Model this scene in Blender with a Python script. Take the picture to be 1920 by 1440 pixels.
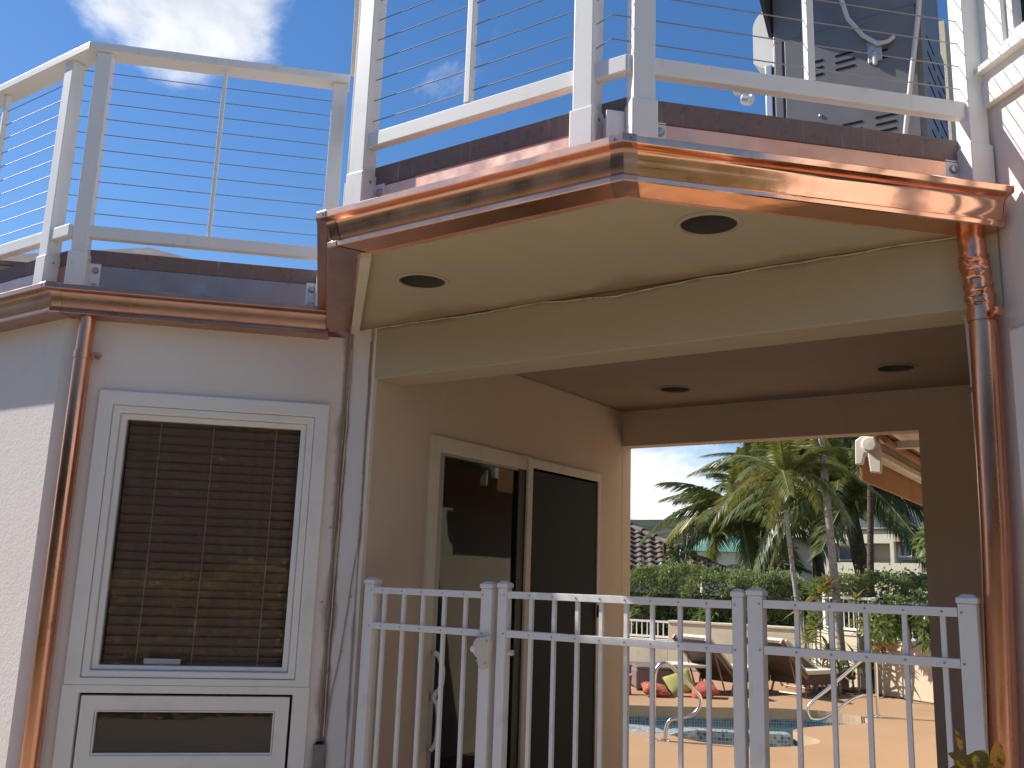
import bpy, bmesh, math, random
from mathutils import Vector, Matrix, Euler
random.seed(7)
R = math.radians
S = math.sqrt(.5)
scn = bpy.context.scene
COL = scn.collection
for o in list(bpy.data.objects): bpy.data.objects.remove(o)

# ------------------------------------------------------------------ camera
YAW, PITCH, ROLL = R(34.063), R(11.795), R(1.928)
cam_d = bpy.data.cameras.new('camera'); cam = bpy.data.objects.new('camera', cam_d); COL.objects.link(cam)
fw = Vector((-math.sin(YAW)*math.cos(PITCH), math.cos(YAW)*math.cos(PITCH), math.sin(PITCH)))
r0 = Vector((math.cos(YAW), math.sin(YAW), 0)); u0 = r0.cross(fw)
rr = math.cos(ROLL)*r0 + math.sin(ROLL)*u0; uu = rr.cross(fw)
M = Matrix((rr, uu, -fw)).transposed().to_4x4(); M.translation = (0, 0, 1.5)
cam.matrix_world = M
cam_d.sensor_width = 36; cam_d.lens = 1762.9/1920*36; cam_d.clip_start = .05; cam_d.clip_end = 4000
scn.camera = cam

# ------------------------------------------------------------------ world, sun, exposure
SUN_H = Vector((-.96, -.28, 0)).normalized(); ELEV = R(42)
SUN_DIR = SUN_H*math.cos(ELEV) + Vector((0, 0, math.sin(ELEV)))
w = bpy.data.worlds.new('World'); scn.world = w; w.use_nodes = True
nt = w.node_tree; nt.nodes.clear()
def wn(t, **k):
    n = nt.nodes.new(t)
    for a, b in k.items(): setattr(n, a, b)
    return n
sky = wn('ShaderNodeTexSky', sky_type='NISHITA'); sky.sun_disc = False
sky.sun_elevation = ELEV; sky.sun_rotation = math.atan2(SUN_H.x, SUN_H.y)
sky.air_density = 1.0; sky.dust_density = .15; sky.ozone_density = 3.0
tc = wn('ShaderNodeTexCoord')
def wmath(op, a, b=None, clamp=False):
    n = wn('ShaderNodeMath', operation=op, use_clamp=clamp)
    for i, v in enumerate((a, b)):
        if v is None: continue
        if isinstance(v, (int, float)): n.inputs[i].default_value = v
        else: nt.links.new(v, n.inputs[i])
    return n.outputs[0]
def wnoise(scale, det, rough, dist=0, off=(0, 0, 0), sq=(1, 1, 1)):
    mp = wn('ShaderNodeMapping'); mp.inputs['Location'].default_value = off; mp.inputs['Scale'].default_value = sq
    nt.links.new(tc.outputs['Generated'], mp.inputs['Vector'])
    n = wn('ShaderNodeTexNoise'); n.inputs['Scale'].default_value = scale; n.inputs['Detail'].default_value = det
    n.inputs['Roughness'].default_value = rough; n.inputs['Distortion'].default_value = dist
    nt.links.new(mp.outputs[0], n.inputs['Vector']); return n.outputs['Fac']
sep = wn('ShaderNodeSeparateXYZ'); nt.links.new(tc.outputs['Generated'], sep.inputs[0])
n1 = wnoise(3.6, 10, .62, .45, (3.1, .4, .2), (1, 1, 1.25))
low = wmath('MULTIPLY', wmath('SUBTRACT', .25, sep.outputs['Z'], True), 3.2)
def bank(d, c0, c1, k):      # a cloud bank towards direction d
    vm = wn('ShaderNodeVectorMath', operation='DOT_PRODUCT'); vm.inputs[1].default_value = Vector(d).normalized()
    nt.links.new(tc.outputs['Generated'], vm.inputs[0])
    mr = wn('ShaderNodeMapRange', interpolation_type='SMOOTHSTEP'); nt.links.new(vm.outputs['Value'], mr.inputs[0])
    mr.inputs[1].default_value = c0; mr.inputs[2].default_value = c1; mr.inputs[3].default_value = 0; mr.inputs[4].default_value = k
    return mr.outputs[0]
n1 = wmath('ADD', wmath('MULTIPLY', wmath('SUBTRACT', n1, .5), 1.55), .5)
den = wmath('ADD', wmath('ADD', n1, low), wmath('ADD', bank((-.705, .465, .540), .9925, .9995, .36), bank((-.66, .53, .53), .984, .998, .09)))
mr = wn('ShaderNodeMapRange', interpolation_type='SMOOTHSTEP'); nt.links.new(den, mr.inputs[0])
mr.inputs[1].default_value = .68; mr.inputs[2].default_value = 1.02
mask = wmath('MULTIPLY', mr.outputs[0], .96)
n2 = wnoise(4.5, 6, .55, .2, (1.7, 2.2, .6), (1, 1, 1.6))
cr = wn('ShaderNodeValToRGB'); nt.links.new(n2, cr.inputs[0])
CL = 9.5
cr.color_ramp.elements[0].position = .40; cr.color_ramp.elements[0].color = (.48*CL, .52*CL, .58*CL, 1)
cr.color_ramp.elements[1].position = .64; cr.color_ramp.elements[1].color = (1.0*CL, 1.0*CL, 1.02*CL, 1)
mx = wn('ShaderNodeMixRGB'); hs = wn('ShaderNodeHueSaturation'); hs.inputs['Saturation'].default_value = 1.30; hs.inputs['Value'].default_value = 1.0; tn = wn('ShaderNodeMixRGB', blend_type='MULTIPLY'); tn.inputs[0].default_value = 1; tn.inputs[2].default_value = (1.10, 1.0, .98, 1); nt.links.new(sky.outputs[0], tn.inputs[1]); nt.links.new(tn.outputs[0], hs.inputs['Color']); nt.links.new(mask, mx.inputs[0]); nt.links.new(hs.outputs[0], mx.inputs[1]); nt.links.new(cr.outputs[0], mx.inputs[2])
bg = wn('ShaderNodeBackground'); bg.inputs[1].default_value = .098
nt.links.new(mx.outputs[0], bg.inputs[0])
wo = wn('ShaderNodeOutputWorld'); nt.links.new(bg.outputs[0], wo.inputs[0])

sd = bpy.data.lights.new('sun', 'SUN'); sd.energy = 4.7; sd.angle = R(.53); sd.color = (1, .94, .85)
sun = bpy.data.objects.new('sun', sd); COL.objects.link(sun); sun.location = SUN_DIR*50
sun.rotation_euler = (-SUN_DIR).to_track_quat('-Z', 'Y').to_euler()
vs = scn.view_settings; vs.view_transform = 'Standard'; vs.look = 'None'; vs.gamma = 1; vs.use_curve_mapping = False; vs.exposure = .60
scn.display_settings.display_device = 'sRGB'
cy = scn.cycles; cy.max_bounces = 12; cy.diffuse_bounces = 7; cy.glossy_bounces = 6; cy.transparent_max_bounces = 16
cy.sample_clamp_indirect = 6; cy.blur_glossy = .5

# ------------------------------------------------------------------ materials
MATS = {}
def mat(name, color, rough=.6, metal=0, spec=.5, noise=None, bump=None, trans=None, coat=0):
    """noise: list of (scale, color2, lo, hi, stretch); bump: list of (scale, strength, distance)"""
    m = bpy.data.materials.new(name); m.use_nodes = True; t = m.node_tree
    b = t.nodes['Principled BSDF']; b.inputs['Base Color'].default_value = (*color, 1); b.inputs['Roughness'].default_value = rough
    b.inputs['Metallic'].default_value = metal; b.inputs['Specular IOR Level'].default_value = spec
    tcn = t.nodes.new('ShaderNodeTexCoord')
    src = None
    def nz(scale, stretch=(1, 1, 1), det=6, rgh=.6):
        mp = t.nodes.new('ShaderNodeMapping'); mp.inputs['Scale'].default_value = stretch
        t.links.new(tcn.outputs['Object'], mp.inputs[0])
        n = t.nodes.new('ShaderNodeTexNoise'); n.inputs['Scale'].default_value = scale; n.inputs['Detail'].default_value = det; n.inputs['Roughness'].default_value = rgh
        t.links.new(mp.outputs[0], n.inputs['Vector']); return n.outputs['Fac']
    for it in (noise or []):
        sc, c2, lo, hi = it[:4]; st = it[4] if len(it) > 4 else (1, 1, 1); amt = it[5] if len(it) > 5 else 1
        f = nz(sc, st)
        mr = t.nodes.new('ShaderNodeMapRange'); mr.interpolation_type = 'SMOOTHSTEP'
        mr.inputs[1].default_value = lo; mr.inputs[2].default_value = hi; mr.inputs[4].default_value = amt; t.links.new(f, mr.inputs[0])
        mix = t.nodes.new('ShaderNodeMixRGB'); t.links.new(mr.outputs[0], mix.inputs[0])
        if src is None: mix.inputs[1].default_value = (*color, 1)
        else: t.links.new(src, mix.inputs[1])
        mix.inputs[2].default_value = (*c2, 1); src = mix.outputs[0]
    if src is not None: t.links.new(src, b.inputs['Base Color'])
    prev = None
    for it in (bump or []):
        sc, stg, dist = it[:3]; st = it[3] if len(it) > 3 else (1, 1, 1)
        bn = t.nodes.new('ShaderNodeBump'); bn.inputs['Strength'].default_value = stg; bn.inputs['Distance'].default_value = dist
        t.links.new(nz(sc, st, 4, .55), bn.inputs['Height'])
        if prev: t.links.new(prev, bn.inputs['Normal'])
        prev = bn.outputs[0]
    if prev: t.links.new(prev, b.inputs['Normal'])
    if trans:   # translucent leaf
        tr = t.nodes.new('ShaderNodeBsdfTranslucent'); tr.inputs[0].default_value = (*trans, 1)
        if src is not None: pass
        ms = t.nodes.new('ShaderNodeMixShader'); ms.inputs[0].default_value = .35
        t.links.new(b.outputs[0], ms.inputs[1]); t.links.new(tr.outputs[0], ms.inputs[2]); t.links.new(ms.outputs[0], t.nodes['Material Output'].inputs[0])
    MATS[name] = m; m['b'] = 1
    return m
def rough_noise(m, scale, lo, hi, stretch=(1, 1, 1)):
    t = m.node_tree; b = t.nodes['Principled BSDF']; tcn = t.nodes.new('ShaderNodeTexCoord')
    mp = t.nodes.new('ShaderNodeMapping'); mp.inputs['Scale'].default_value = stretch; t.links.new(tcn.outputs['Object'], mp.inputs[0])
    n = t.nodes.new('ShaderNodeTexNoise'); n.inputs['Scale'].default_value = scale; n.inputs['Detail'].default_value = 6; t.links.new(mp.outputs[0], n.inputs['Vector'])
    mr = t.nodes.new('ShaderNodeMapRange'); mr.inputs[1].default_value = .3; mr.inputs[2].default_value = .7; mr.inputs[3].default_value = lo; mr.inputs[4].default_value = hi
    t.links.new(n.outputs['Fac'], mr.inputs[0]); t.links.new(mr.outputs[0], b.inputs['Roughness'])

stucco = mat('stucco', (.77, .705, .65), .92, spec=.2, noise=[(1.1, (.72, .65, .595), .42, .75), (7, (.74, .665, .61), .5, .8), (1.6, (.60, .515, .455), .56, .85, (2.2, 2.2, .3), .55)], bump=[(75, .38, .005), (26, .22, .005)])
beam_m = mat('beam_paint', (.46, .39, .275), .9, spec=.2, noise=[(1.3, (.42, .355, .25), .45, .75), (30, (.40, .32, .22), .72, .8, (1, 1, 1), .4)], bump=[(110, .35, .003)])
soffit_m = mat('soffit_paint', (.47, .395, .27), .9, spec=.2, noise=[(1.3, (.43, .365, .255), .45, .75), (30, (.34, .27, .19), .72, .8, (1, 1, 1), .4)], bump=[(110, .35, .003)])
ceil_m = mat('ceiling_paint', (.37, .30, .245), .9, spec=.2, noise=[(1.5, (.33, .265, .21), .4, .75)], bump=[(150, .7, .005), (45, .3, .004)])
white = mat('white_metal', (.80, .78, .75), .38, spec=.5, noise=[(9, (.66, .65, .62), .55, .8), (34, (.50, .46, .40), .62, .76, (1, 1, .22), .5)], bump=[(60, .04, .002)])
wvinyl = mat('white_vinyl', (.82, .79, .74), .45, noise=[(5, (.70, .68, .63), .5, .8), (40, (.36, .30, .24), .73, .80, (1, 1, .6), .6)])
wwood = mat('cream_trim', (.66, .60, .48), .6, noise=[(4, (.58, .52, .40), .45, .75)], bump=[(60, .1, .002)])
copper = mat('copper', (.93, .53, .36), .15, metal=1, noise=[(4, (.87, .46, .30), .42, .72), (15, (.55, .26, .18), .60, .74, (1, 1, 1.6), .6), (2.0, (.78, .42, .31), .58, .8)], bump=[(1.6, .22, .02), (7, .06, .006)])
rough_noise(copper, 10, .07, .2)
copper_front = mat('copper_satin', (.88, .49, .34), .3, metal=1, noise=[(4, (.80, .41, .28), .42, .72), (16, (.55, .27, .20), .64, .76, (1, 1, 1), .5)], bump=[(1.6, .2, .02), (9, .05, .004)])
rough_noise(copper_front, 8, .24, .40)
copper_dull = mat('copper_dull', (.52, .325, .265), .3, metal=1, noise=[(4, (.47, .275, .23), .42, .7), (14, (.34, .165, .135), .60, .76, (1, 1, 2), .8)], bump=[(2, .22, .015), (40, .03, .001)])
rough_noise(copper_dull, 9, .24, .42)
copper_pipe = mat('copper_pipe', (.82, .40, .25), .35, metal=1, noise=[(3, (.66, .31, .20), .42, .7, (1, 1, .4)), (14, (.40, .18, .12), .60, .76, (1, 1, .5), .7)], bump=[(2, .12, .01, (1, 1, .4)), (40, .03, .001)])
rough_noise(copper_pipe, 9, .20, .36, (1, 1, .4))
copper_flat = mat('copper_flashing', (.91, .55, .40), .2, metal=.62, noise=[(6, (.82, .43, .30), .4, .7), (19, (.50, .24, .175), .66, .76, (1, 1, 1), .7)], bump=[(3, .25, .02), (20, .06, .004)])
rough_noise(copper_flat, 10, .26, .46)
coping_m = mat('coping_board', (.19, .14, .13), .7, noise=[(6, (.23, .15, .13), .4, .7), (44, (.42, .39, .35), .56, .72, (1, 1, .07), .45), (45, (.135, .10, .10), .55, .7)], bump=[(60, .3, .003)])
primer_m = mat('red_primer', (.26, .045, .03), .7)
dark = mat('shade_black', (.012, .011, .011), .9, spec=.1)  # near-black put where slots, sash gap and box mouth lie in shade
deckfloor = mat('deck_membrane', (.35, .33, .31), .9)
bolt_m = mat('zinc_bolt', (.45, .46, .46), .4, metal=.8, noise=[(60, (.30, .26, .22), .5, .7)])
steel = mat('stainless_steel', (.72, .70, .67), .22, metal=1, noise=[(8, (.55, .53, .5), .5, .8)])
cable_m = mat('steel_cable', (.26, .245, .225), .5, metal=.5)
blind = mat('wood_blind', (.50, .36, .29), .5, noise=[(6, (.42, .29, .23), .4, .7, (1, 8, 8))])
cordm = mat('blind_cord', (.90, .86, .80), .8)
screen_m = mat('insect_screen', (.022, .024, .025), .75, spec=.25)
rail_dark = mat('dark_track', (.018, .018, .018), .6)
gasket = mat('aluminium_stile', (.30, .32, .30), .45, metal=.3)
deck_m = mat('pool_deck_concrete', (.39, .245, .137), .9, spec=.25, noise=[(.7, (.355, .22, .12), .4, .75), (5, (.40, .262, .155), .5, .8), (2.2, (.30, .18, .10), .66, .8, (1, 1, 1), .6)], bump=[(90, .3, .004)])
coping_p = mat('pool_coping', (.52, .37, .235), .9, noise=[(4, (.44, .30, .19), .4, .7)], bump=[(50, .4, .006)])
wallcream = mat('garden_wall_stucco', (.66, .575, .43), .95, spec=.2, noise=[(1.4, (.58, .49, .355), .4, .7), (4, (.45, .38, .27), .6, .8, (1, 1, .4), .6)], bump=[(70, .4, .006)])
mulch = mat('bark_mulch', (.075, .045, .028), .95, noise=[(14, (.13, .08, .05), .4, .7)], bump=[(30, 1, .03)])
lawn_m = mat('lawn_grass', (.115, .11, .04), .95, noise=[(.8, (.15, .135, .055), .4, .7), (14, (.075, .08, .025), .4, .7)], bump=[(60, 1, .03)])
path_m = mat('bounce_concrete', (.36, .31, .245), .92, noise=[(2, (.30, .255, .20), .4, .7)], bump=[(80, .3, .003)])
bark = mat('grey_bark', (.36, .33, .29), .9, noise=[(9, (.22, .19, .16), .45, .65, (1, 1, 2.5)), (40, (.46, .44, .40), .55, .7)], bump=[(22, .6, .01, (.3, .3, 2.5))])
bark_d = mat('brown_palm_bark', (.12, .085, .06), .95, noise=[(10, (.06, .042, .03), .42, .65, (1, 1, 2))], bump=[(16, 1, .03, (.5, .5, 2))])
frond_g = mat('palm_frond', (.12, .145, .042), .3, noise=[(2.5, (.22, .22, .085), .45, .72), (.9, (.05, .07, .02), .5, .75)], trans=(.16, .18, .035))
frond_y = mat('palm_frond_yellow', (.28, .265, .10), .32, noise=[(2.5, (.13, .15, .04), .42, .72)], trans=(.28, .27, .06))
rachis = mat('frond_stalk', (.26, .23, .09), .5, noise=[(4, (.16, .18, .06), .4, .7)])
hedge_m = mat('hedge_leaf', (.18, .225, .09), .35, noise=[(1.5, (.25, .28, .11), .42, .7), (6, (.42, .45, .28), .54, .74)], trans=(.26, .33, .10))
hedge_core = mat('hedge_dark_core', (.035, .04, .018), .95)
shrub_m = mat('shrub_leaf', (.09, .16, .035), .45, noise=[(3, (.16, .22, .05), .42, .7)], trans=(.18, .26, .04))
croton_m = mat('croton_leaf', (.88, .66, .06), .35, noise=[(26, (.09, .13, .02), .44, .52), (14, (.72, .20, .035), .56, .66)], trans=(.6, .35, .03))
croton_r = mat('croton_leaf_orange', (.95, .46, .09), .35, noise=[(40, (.10, .09, .02), .56, .62), (16, (.80, .50, .05), .5, .62), (9, (.75, .12, .06), .56, .7)], trans=(.7, .3, .04))
ti_m = mat('ti_leaf', (.30, .10, .04), .4, noise=[(4, (.26, .24, .05), .42, .62), (9, (.45, .20, .05), .5, .7)], trans=(.45, .22, .05))
wicker = mat('brown_wicker', (.105, .075, .052), .6, noise=[(50, (.07, .04, .028), .42, .6)], bump=[(120, .8, .01)])
wickerg = mat('taupe_wicker', (.24, .185, .14), .6, noise=[(60, (.16, .12, .09), .42, .6)], bump=[(120, .8, .01)])
cushion = mat('cream_cushion', (.66, .62, .50), .9, noise=[(5, (.58, .54, .43), .4, .7)])
bronze = mat('bronze_frame', (.24, .16, .12), .4, metal=.4)
sofa_m = mat('mauve_wicker', (.22, .15, .14), .7, noise=[(45, (.15, .10, .095), .42, .6)], bump=[(90, .7, .01)])
pil_r = mat('coral_cushion', (.40, .085, .055), .85, noise=[(28, (.70, .42, .25), .60, .66), (18, (.40, .05, .04), .5, .6)])
pil_b = mat('red_patterned_cushion', (.40, .07, .045), .85, noise=[(34, (.55, .32, .07), .54, .6), (22, (.16, .05, .05), .5, .6)])
pil_y = mat('lime_cushion', (.34, .34, .10), .85, noise=[(6, (.36, .37, .07), .4, .7)])
awn_m = mat('awning_fabric', (.40, .205, .105), .85, noise=[(3, (.34, .165, .08), .4, .7), (12, (.26, .12, .06), .6, .8, (1, 1, .3), .6)])
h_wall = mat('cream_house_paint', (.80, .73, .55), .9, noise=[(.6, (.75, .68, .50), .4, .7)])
h_shade = mat('cream_house_paint_shaded', (.42, .385, .32), .9)  # the house cream darkened, with shade put into the colour
h_win = mat('house_window_frame', (.50, .46, .40), .6)
h_glass = mat('house_window_glass', (.10, .15, .20), .08, spec=.8)
h_brown = mat('dark_timber', (.10, .065, .05), .8)
rtile = mat('brown_roof_tile', (.13, .095, .082), .75, noise=[(3, (.19, .145, .125), .42, .7), (12, (.085, .06, .055), .5, .75)])
rgrey = mat('grey_shingle', (.20, .17, .155), .9, noise=[(8, (.27, .24, .22), .45, .65)])
rgreen = mat('green_roof_tile', (.13, .30, .235), .6, noise=[(2, (.17, .36, .29), .42, .7)], bump=[(6, .5, .1, (1, 1, 5))])
hill_m = mat('hill_scrub', (.060, .078, .058), 1, spec=0, noise=[(.03, (.095, .10, .066), .42, .62), (.10, (.035, .050, .042), .44, .58), (.05, (.13, .095, .075), .58, .70)])
grillg = mat('grey_enamel', (.17, .165, .165), .42, metal=.35, noise=[(5, (.145, .14, .14), .4, .7)])
grilld = mat('black_enamel', (.022, .022, .024), .35)
grillh = mat('hood_steel', (.62, .62, .62), .35, metal=.9, noise=[(10, (.5, .48, .46), .4, .7)])
hose_m = mat('grey_hose', (.45, .45, .44), .5)
pvc = mat('pvc_conduit', (.56, .55, .52), .5, noise=[(8, (.48, .46, .43), .4, .7)])
pvc_d = mat('dark_coupling', (.13, .125, .12), .6)
jbox = mat('conduit_box', (.19, .185, .15), .7, noise=[(12, (.24, .23, .19), .4, .7)])
wire_m = mat('wire_sheath', (.36, .27, .20), .7, noise=[(12, (.50, .42, .34), .45, .65), (20, (.20, .10, .06), .55, .7)])
wire_s = mat('painted_wire', (.58, .49, .35), .8, noise=[(12, (.40, .28, .17), .45, .65)])
nail_m = mat('brass_clip', (.55, .38, .25), .4, metal=.7)
latch_m = mat('latch_plastic', (.68, .60, .50), .5)
label_m = mat('label_paper', (.42, .43, .41), .6)

def glass_mat(name, tint, refl):
    m = bpy.data.materials.new(name); m.use_nodes = True; t = m.node_tree; t.nodes.clear()
    tr = t.nodes.new('ShaderNodeBsdfTransparent'); tr.inputs[0].default_value = (*tint, 1)
    gl = t.nodes.new('ShaderNodeBsdfGlossy'); gl.inputs['Roughness'].default_value = .015; gl.inputs[0].default_value = (1, 1, 1, 1)
    fr = t.nodes.new('ShaderNodeFresnel'); fr.inputs[0].default_value = refl
    ms = t.nodes.new('ShaderNodeMixShader'); o = t.nodes.new('ShaderNodeOutputMaterial')
    t.links.new(fr.outputs[0], ms.inputs[0]); t.links.new(tr.outputs[0], ms.inputs[1]); t.links.new(gl.outputs[0], ms.inputs[2]); t.links.new(ms.outputs[0], o.inputs[0])
    return m
glass = glass_mat('window_glass', (.80, .79, .77), 1.42)
glass2 = glass_mat('door_glass', (.62, .62, .60), 1.38)
# pool water
water = bpy.data.materials.new('pool_water'); water.use_nodes = True
b = water.node_tree.nodes['Principled BSDF']; b.inputs['Base Color'].default_value = (.26, .54, .55, 1); b.inputs['Roughness'].default_value = .03
b.inputs['Transmission Weight'].default_value = .85; b.inputs['IOR'].default_value = 1.33
t = water.node_tree; nn = t.nodes.new('ShaderNodeTexNoise'); nn.inputs['Scale'].default_value = 5; bb = t.nodes.new('ShaderNodeBump'); bb.inputs['Strength'].default_value = .15; bb.inputs['Distance'].default_value = .03
tcn = t.nodes.new('ShaderNodeTexCoord'); t.links.new(tcn.outputs['Object'], nn.inputs['Vector']); t.links.new(nn.outputs[0], bb.inputs['Height']); t.links.new(bb.outputs[0], b.inputs['Normal'])
def tile_mat(name, c1, c2, mortar, size, plaster=None):
    m = bpy.data.materials.new(name); m.use_nodes = True; t = m.node_tree; b = t.nodes['Principled BSDF']; b.inputs['Roughness'].default_value = .15
    uvn = t.nodes.new('ShaderNodeUVMap')
    br = t.nodes.new('ShaderNodeTexBrick'); br.offset = 0; br.inputs['Color1'].default_value = (*c1, 1); br.inputs['Color2'].default_value = (*c2, 1); br.inputs['Mortar'].default_value = (*mortar, 1)
    br.inputs['Scale'].default_value = 1/size; br.inputs['Mortar Size'].default_value = .07; br.inputs['Brick Width'].default_value = 1; br.inputs['Row Height'].default_value = 1
    t.links.new(uvn.outputs[0], br.inputs['Vector']); t.links.new(br.outputs['Color'], b.inputs['Base Color']); return m
tile_b = tile_mat('pool_tile_blue', (.03, .10, .17), (.10, .24, .34), (.42, .46, .45), .035)
tile_w = tile_mat('pool_tile_white', (.50, .56, .58), (.05, .13, .22), (.70, .70, .66), .038)
plaster = mat('pool_plaster', (.16, .30, .33), .8, noise=[(2, (.13, .26, .29), .4, .7)])

# stains along the wire at soffit and beam: a brown band of its own shape near world line Y=3.35 (object coords = world)
def add_band(m, nrm, off, width, col, amt, sc=3.2):
    t = m.node_tree; b = t.nodes['Principled BSDF']; tcn = t.nodes.new('ShaderNodeTexCoord')
    nz = t.nodes.new('ShaderNodeTexNoise'); nz.inputs['Scale'].default_value = sc; nz.inputs['Detail'].default_value = 5; t.links.new(tcn.outputs['Object'], nz.inputs['Vector'])
    dp = t.nodes.new('ShaderNodeVectorMath'); dp.operation = 'DOT_PRODUCT'; dp.inputs[1].default_value = nrm; t.links.new(tcn.outputs['Object'], dp.inputs[0])
    def mth(op, a, c):
        n = t.nodes.new('ShaderNodeMath'); n.operation = op
        for i, v in enumerate((a, c)):
            if v is None: continue
            if isinstance(v, (int, float)): n.inputs[i].default_value = v
            else: t.links.new(v, n.inputs[i])
        return n.outputs[0]
    d = mth('ABSOLUTE', mth('SUBTRACT', dp.outputs['Value'], off), None)
    wv = mth('MULTIPLY', mth('POWER', nz.outputs['Fac'], 2.0), width*4)
    mr = t.nodes.new('ShaderNodeMapRange'); mr.interpolation_type = 'SMOOTHSTEP'; t.links.new(mth('DIVIDE', d, wv), mr.inputs[0])
    mr.inputs[1].default_value = 1; mr.inputs[2].default_value = 0; mr.inputs[3].default_value = 0; mr.inputs[4].default_value = amt
    lk = b.inputs['Base Color'].links[0].from_socket
    mx = t.nodes.new('ShaderNodeMixRGB'); t.links.new(mr.outputs[0], mx.inputs[0]); t.links.new(lk, mx.inputs[1]); mx.inputs[2].default_value = (*col, 1); t.links.new(mx.outputs[0], b.inputs['Base Color'])
add_band(soffit_m, (0, 1, 0), 3.345, .16, (.27, .175, .10), .75)
add_band(beam_m, (0, 0, 1), 2.70, .028, (.20, .125, .07), .7)
passst = mat('stucco_passage_shaded', (.645, .53, .425), .92, spec=.2, noise=[(1.1, (.59, .48, .38), .42, .75), (7, (.605, .495, .39), .5, .8), (1.6, (.52, .41, .31), .60, .85, (2.2, 2.2, .35), .5)], bump=[(75, .38, .005), (26, .22, .005)])  # tan puts the passage's warm bounce and shade into the stucco colour
wingst = stucco.copy(); wingst.name = 'stucco_wing'; pilst = stucco.copy(); pilst.name = 'stucco_pilaster'
add_band(wingst, (S, S, 0), .055, .034, (.20, .125, .085), .8, 5)
add_band(pilst, (1, 0, 0), -3.245, .026, (.20, .125, .085), .8, 5); add_band(pilst, (1, 0, 0), -3.107, .014, (.20, .125, .085), .75, 5)

# ------------------------------------------------------------------ mesh helpers
class MB:
    def __init__(s): s.v = []; s.f = []; s.mi = []; s.uv = {}
    def add(s, vs, fs, m=0):
        k = len(s.v); s.v += [tuple(p) for p in vs]
        for f in fs: s.f.append(tuple(i+k for i in f)); s.mi.append(m)
    def box(s, x0, x1, y0, y1, z0, z1, T=None, m=0):
        vs = [Vector((x, y, z)) for z in (z0, z1) for y in (y0, y1) for x in (x0, x1)]
        if T: vs = [T @ p for p in vs]
        s.add(vs, [(0, 2, 3, 1), (4, 5, 7, 6), (0, 1, 5, 4), (2, 6, 7, 3), (0, 4, 6, 2), (1, 3, 7, 5)], m)
    def tube(s, pts, r, n=8, cap=True, m=0):
        pts = [Vector(p) for p in pts]; rs = r if isinstance(r, (list, tuple)) else [r]*len(pts)
        rings = []; up = None
        for i, p in enumerate(pts):
            a = pts[max(i-1, 0)]; c = pts[min(i+1, len(pts)-1)]; d = (c-a).normalized()
            if up is None: up = Vector((0, 0, 1)) if abs(d.z) < .9 else Vector((1, 0, 0))
            x = d.cross(up).normalized(); y = x.cross(d).normalized(); up = y
            rings.append([p + rs[i]*(math.cos(2*math.pi*k/n)*x + math.sin(2*math.pi*k/n)*y) for k in range(n)])
        vs = [q for g in rings for q in g]; fs = []
        for i in range(len(pts)-1):
            for k in range(n):
                a = i*n+k; b_ = i*n+(k+1) % n; fs.append((a, b_, b_+n, a+n))
        if cap: fs += [tuple(range(n-1, -1, -1)), tuple(range((len(pts)-1)*n, len(pts)*n))]
        s.add(vs, fs, m)
    def lathe(s, prof, n=24, T=None, m=0, close=False):
        vs = [Vector((r*math.cos(2*math.pi*k/n), r*math.sin(2*math.pi*k/n), z)) for r, z in prof for k in range(n)]
        if T: vs = [T @ p for p in vs]
        fs = []
        for i in range(len(prof)-1):
            for k in range(n):
                a = i*n+k; b_ = i*n+(k+1) % n; fs.append((a, b_, b_+n, a+n))
        if close: fs.append(tuple(range(n))); fs.append(tuple(range((len(prof)-1)*n, len(prof)*n)))
        s.add(vs, fs, m)
    def prism(s, poly, z0, z1, m=0, T=None):
        n = len(poly); vs = [Vector((x, y, z0)) for x, y in poly] + [Vector((x, y, z1)) for x, y in poly]
        if T: vs = [T @ p for p in vs]
        s.add(vs, [tuple(range(n-1, -1, -1)), tuple(range(n, 2*n))] + [(i, (i+1) % n, (i+1) % n+n, i+n) for i in range(n)], m)
    def build(s, name, mats, parent=None, smooth=None, bevel=0, seg=2, recalc=True, kind=None):
        me = bpy.data.meshes.new(name); me.from_pydata(s.v, [], s.f)
        for m_ in (mats if isinstance(mats, (list, tuple)) else [mats]): me.materials.append(m_)
        if any(s.mi): me.polygons.foreach_set('material_index', s.mi)
        if recalc:
            bm = bmesh.new(); bm.from_mesh(me); bmesh.ops.recalc_face_normals(bm, faces=bm.faces[:]); bm.to_mesh(me); bm.free()
        if smooth is not None:
            me.shade_smooth(); me.set_sharp_from_angle(angle=R(smooth))
        return link(name, me, parent, bevel, seg, kind)
def link(name, me, parent=None, bevel=0, seg=2, kind=None):
    o = bpy.data.objects.new(name, me); COL.objects.link(o)
    if parent is not None: o.parent = parent
    if bevel:
        bv = o.modifiers.new('bevel', 'BEVEL'); bv.width = bevel; bv.segments = seg; bv.limit_method = 'ANGLE'; bv.angle_limit = R(35)
    if kind: o['kind'] = kind
    return o
def tag(o, label, cat, group=None):
    o['label'] = label; o['category'] = cat
    if group: o['group'] = group
    return o
def thing(name, label, cat, loc=(0, 0, 0), rz=0, group=None):
    o = bpy.data.objects.new(name, None); COL.objects.link(o); o.empty_display_size = .1
    o.location = loc; o.rotation_euler = (0, 0, rz); return tag(o, label, cat, group)
def copy_tree(o, parent=None):
    c = o.copy(); COL.objects.link(c)
    if parent is not None: c.parent = parent
    for ch in o.children: copy_tree(ch, c)
    return c
def AC(a, c): return (S*(a+c), S*(a-c))            # 45-degree coordinates to world
T_A = Matrix.Rotation(R(45), 4, 'Z')               # local x runs along (1,1), outward is -y ; world = (a, -c)
T_B = Matrix.Rotation(R(-45), 4, 'Z')              # local x runs along (1,-1), outward is -y ; world = (c, a)
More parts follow.
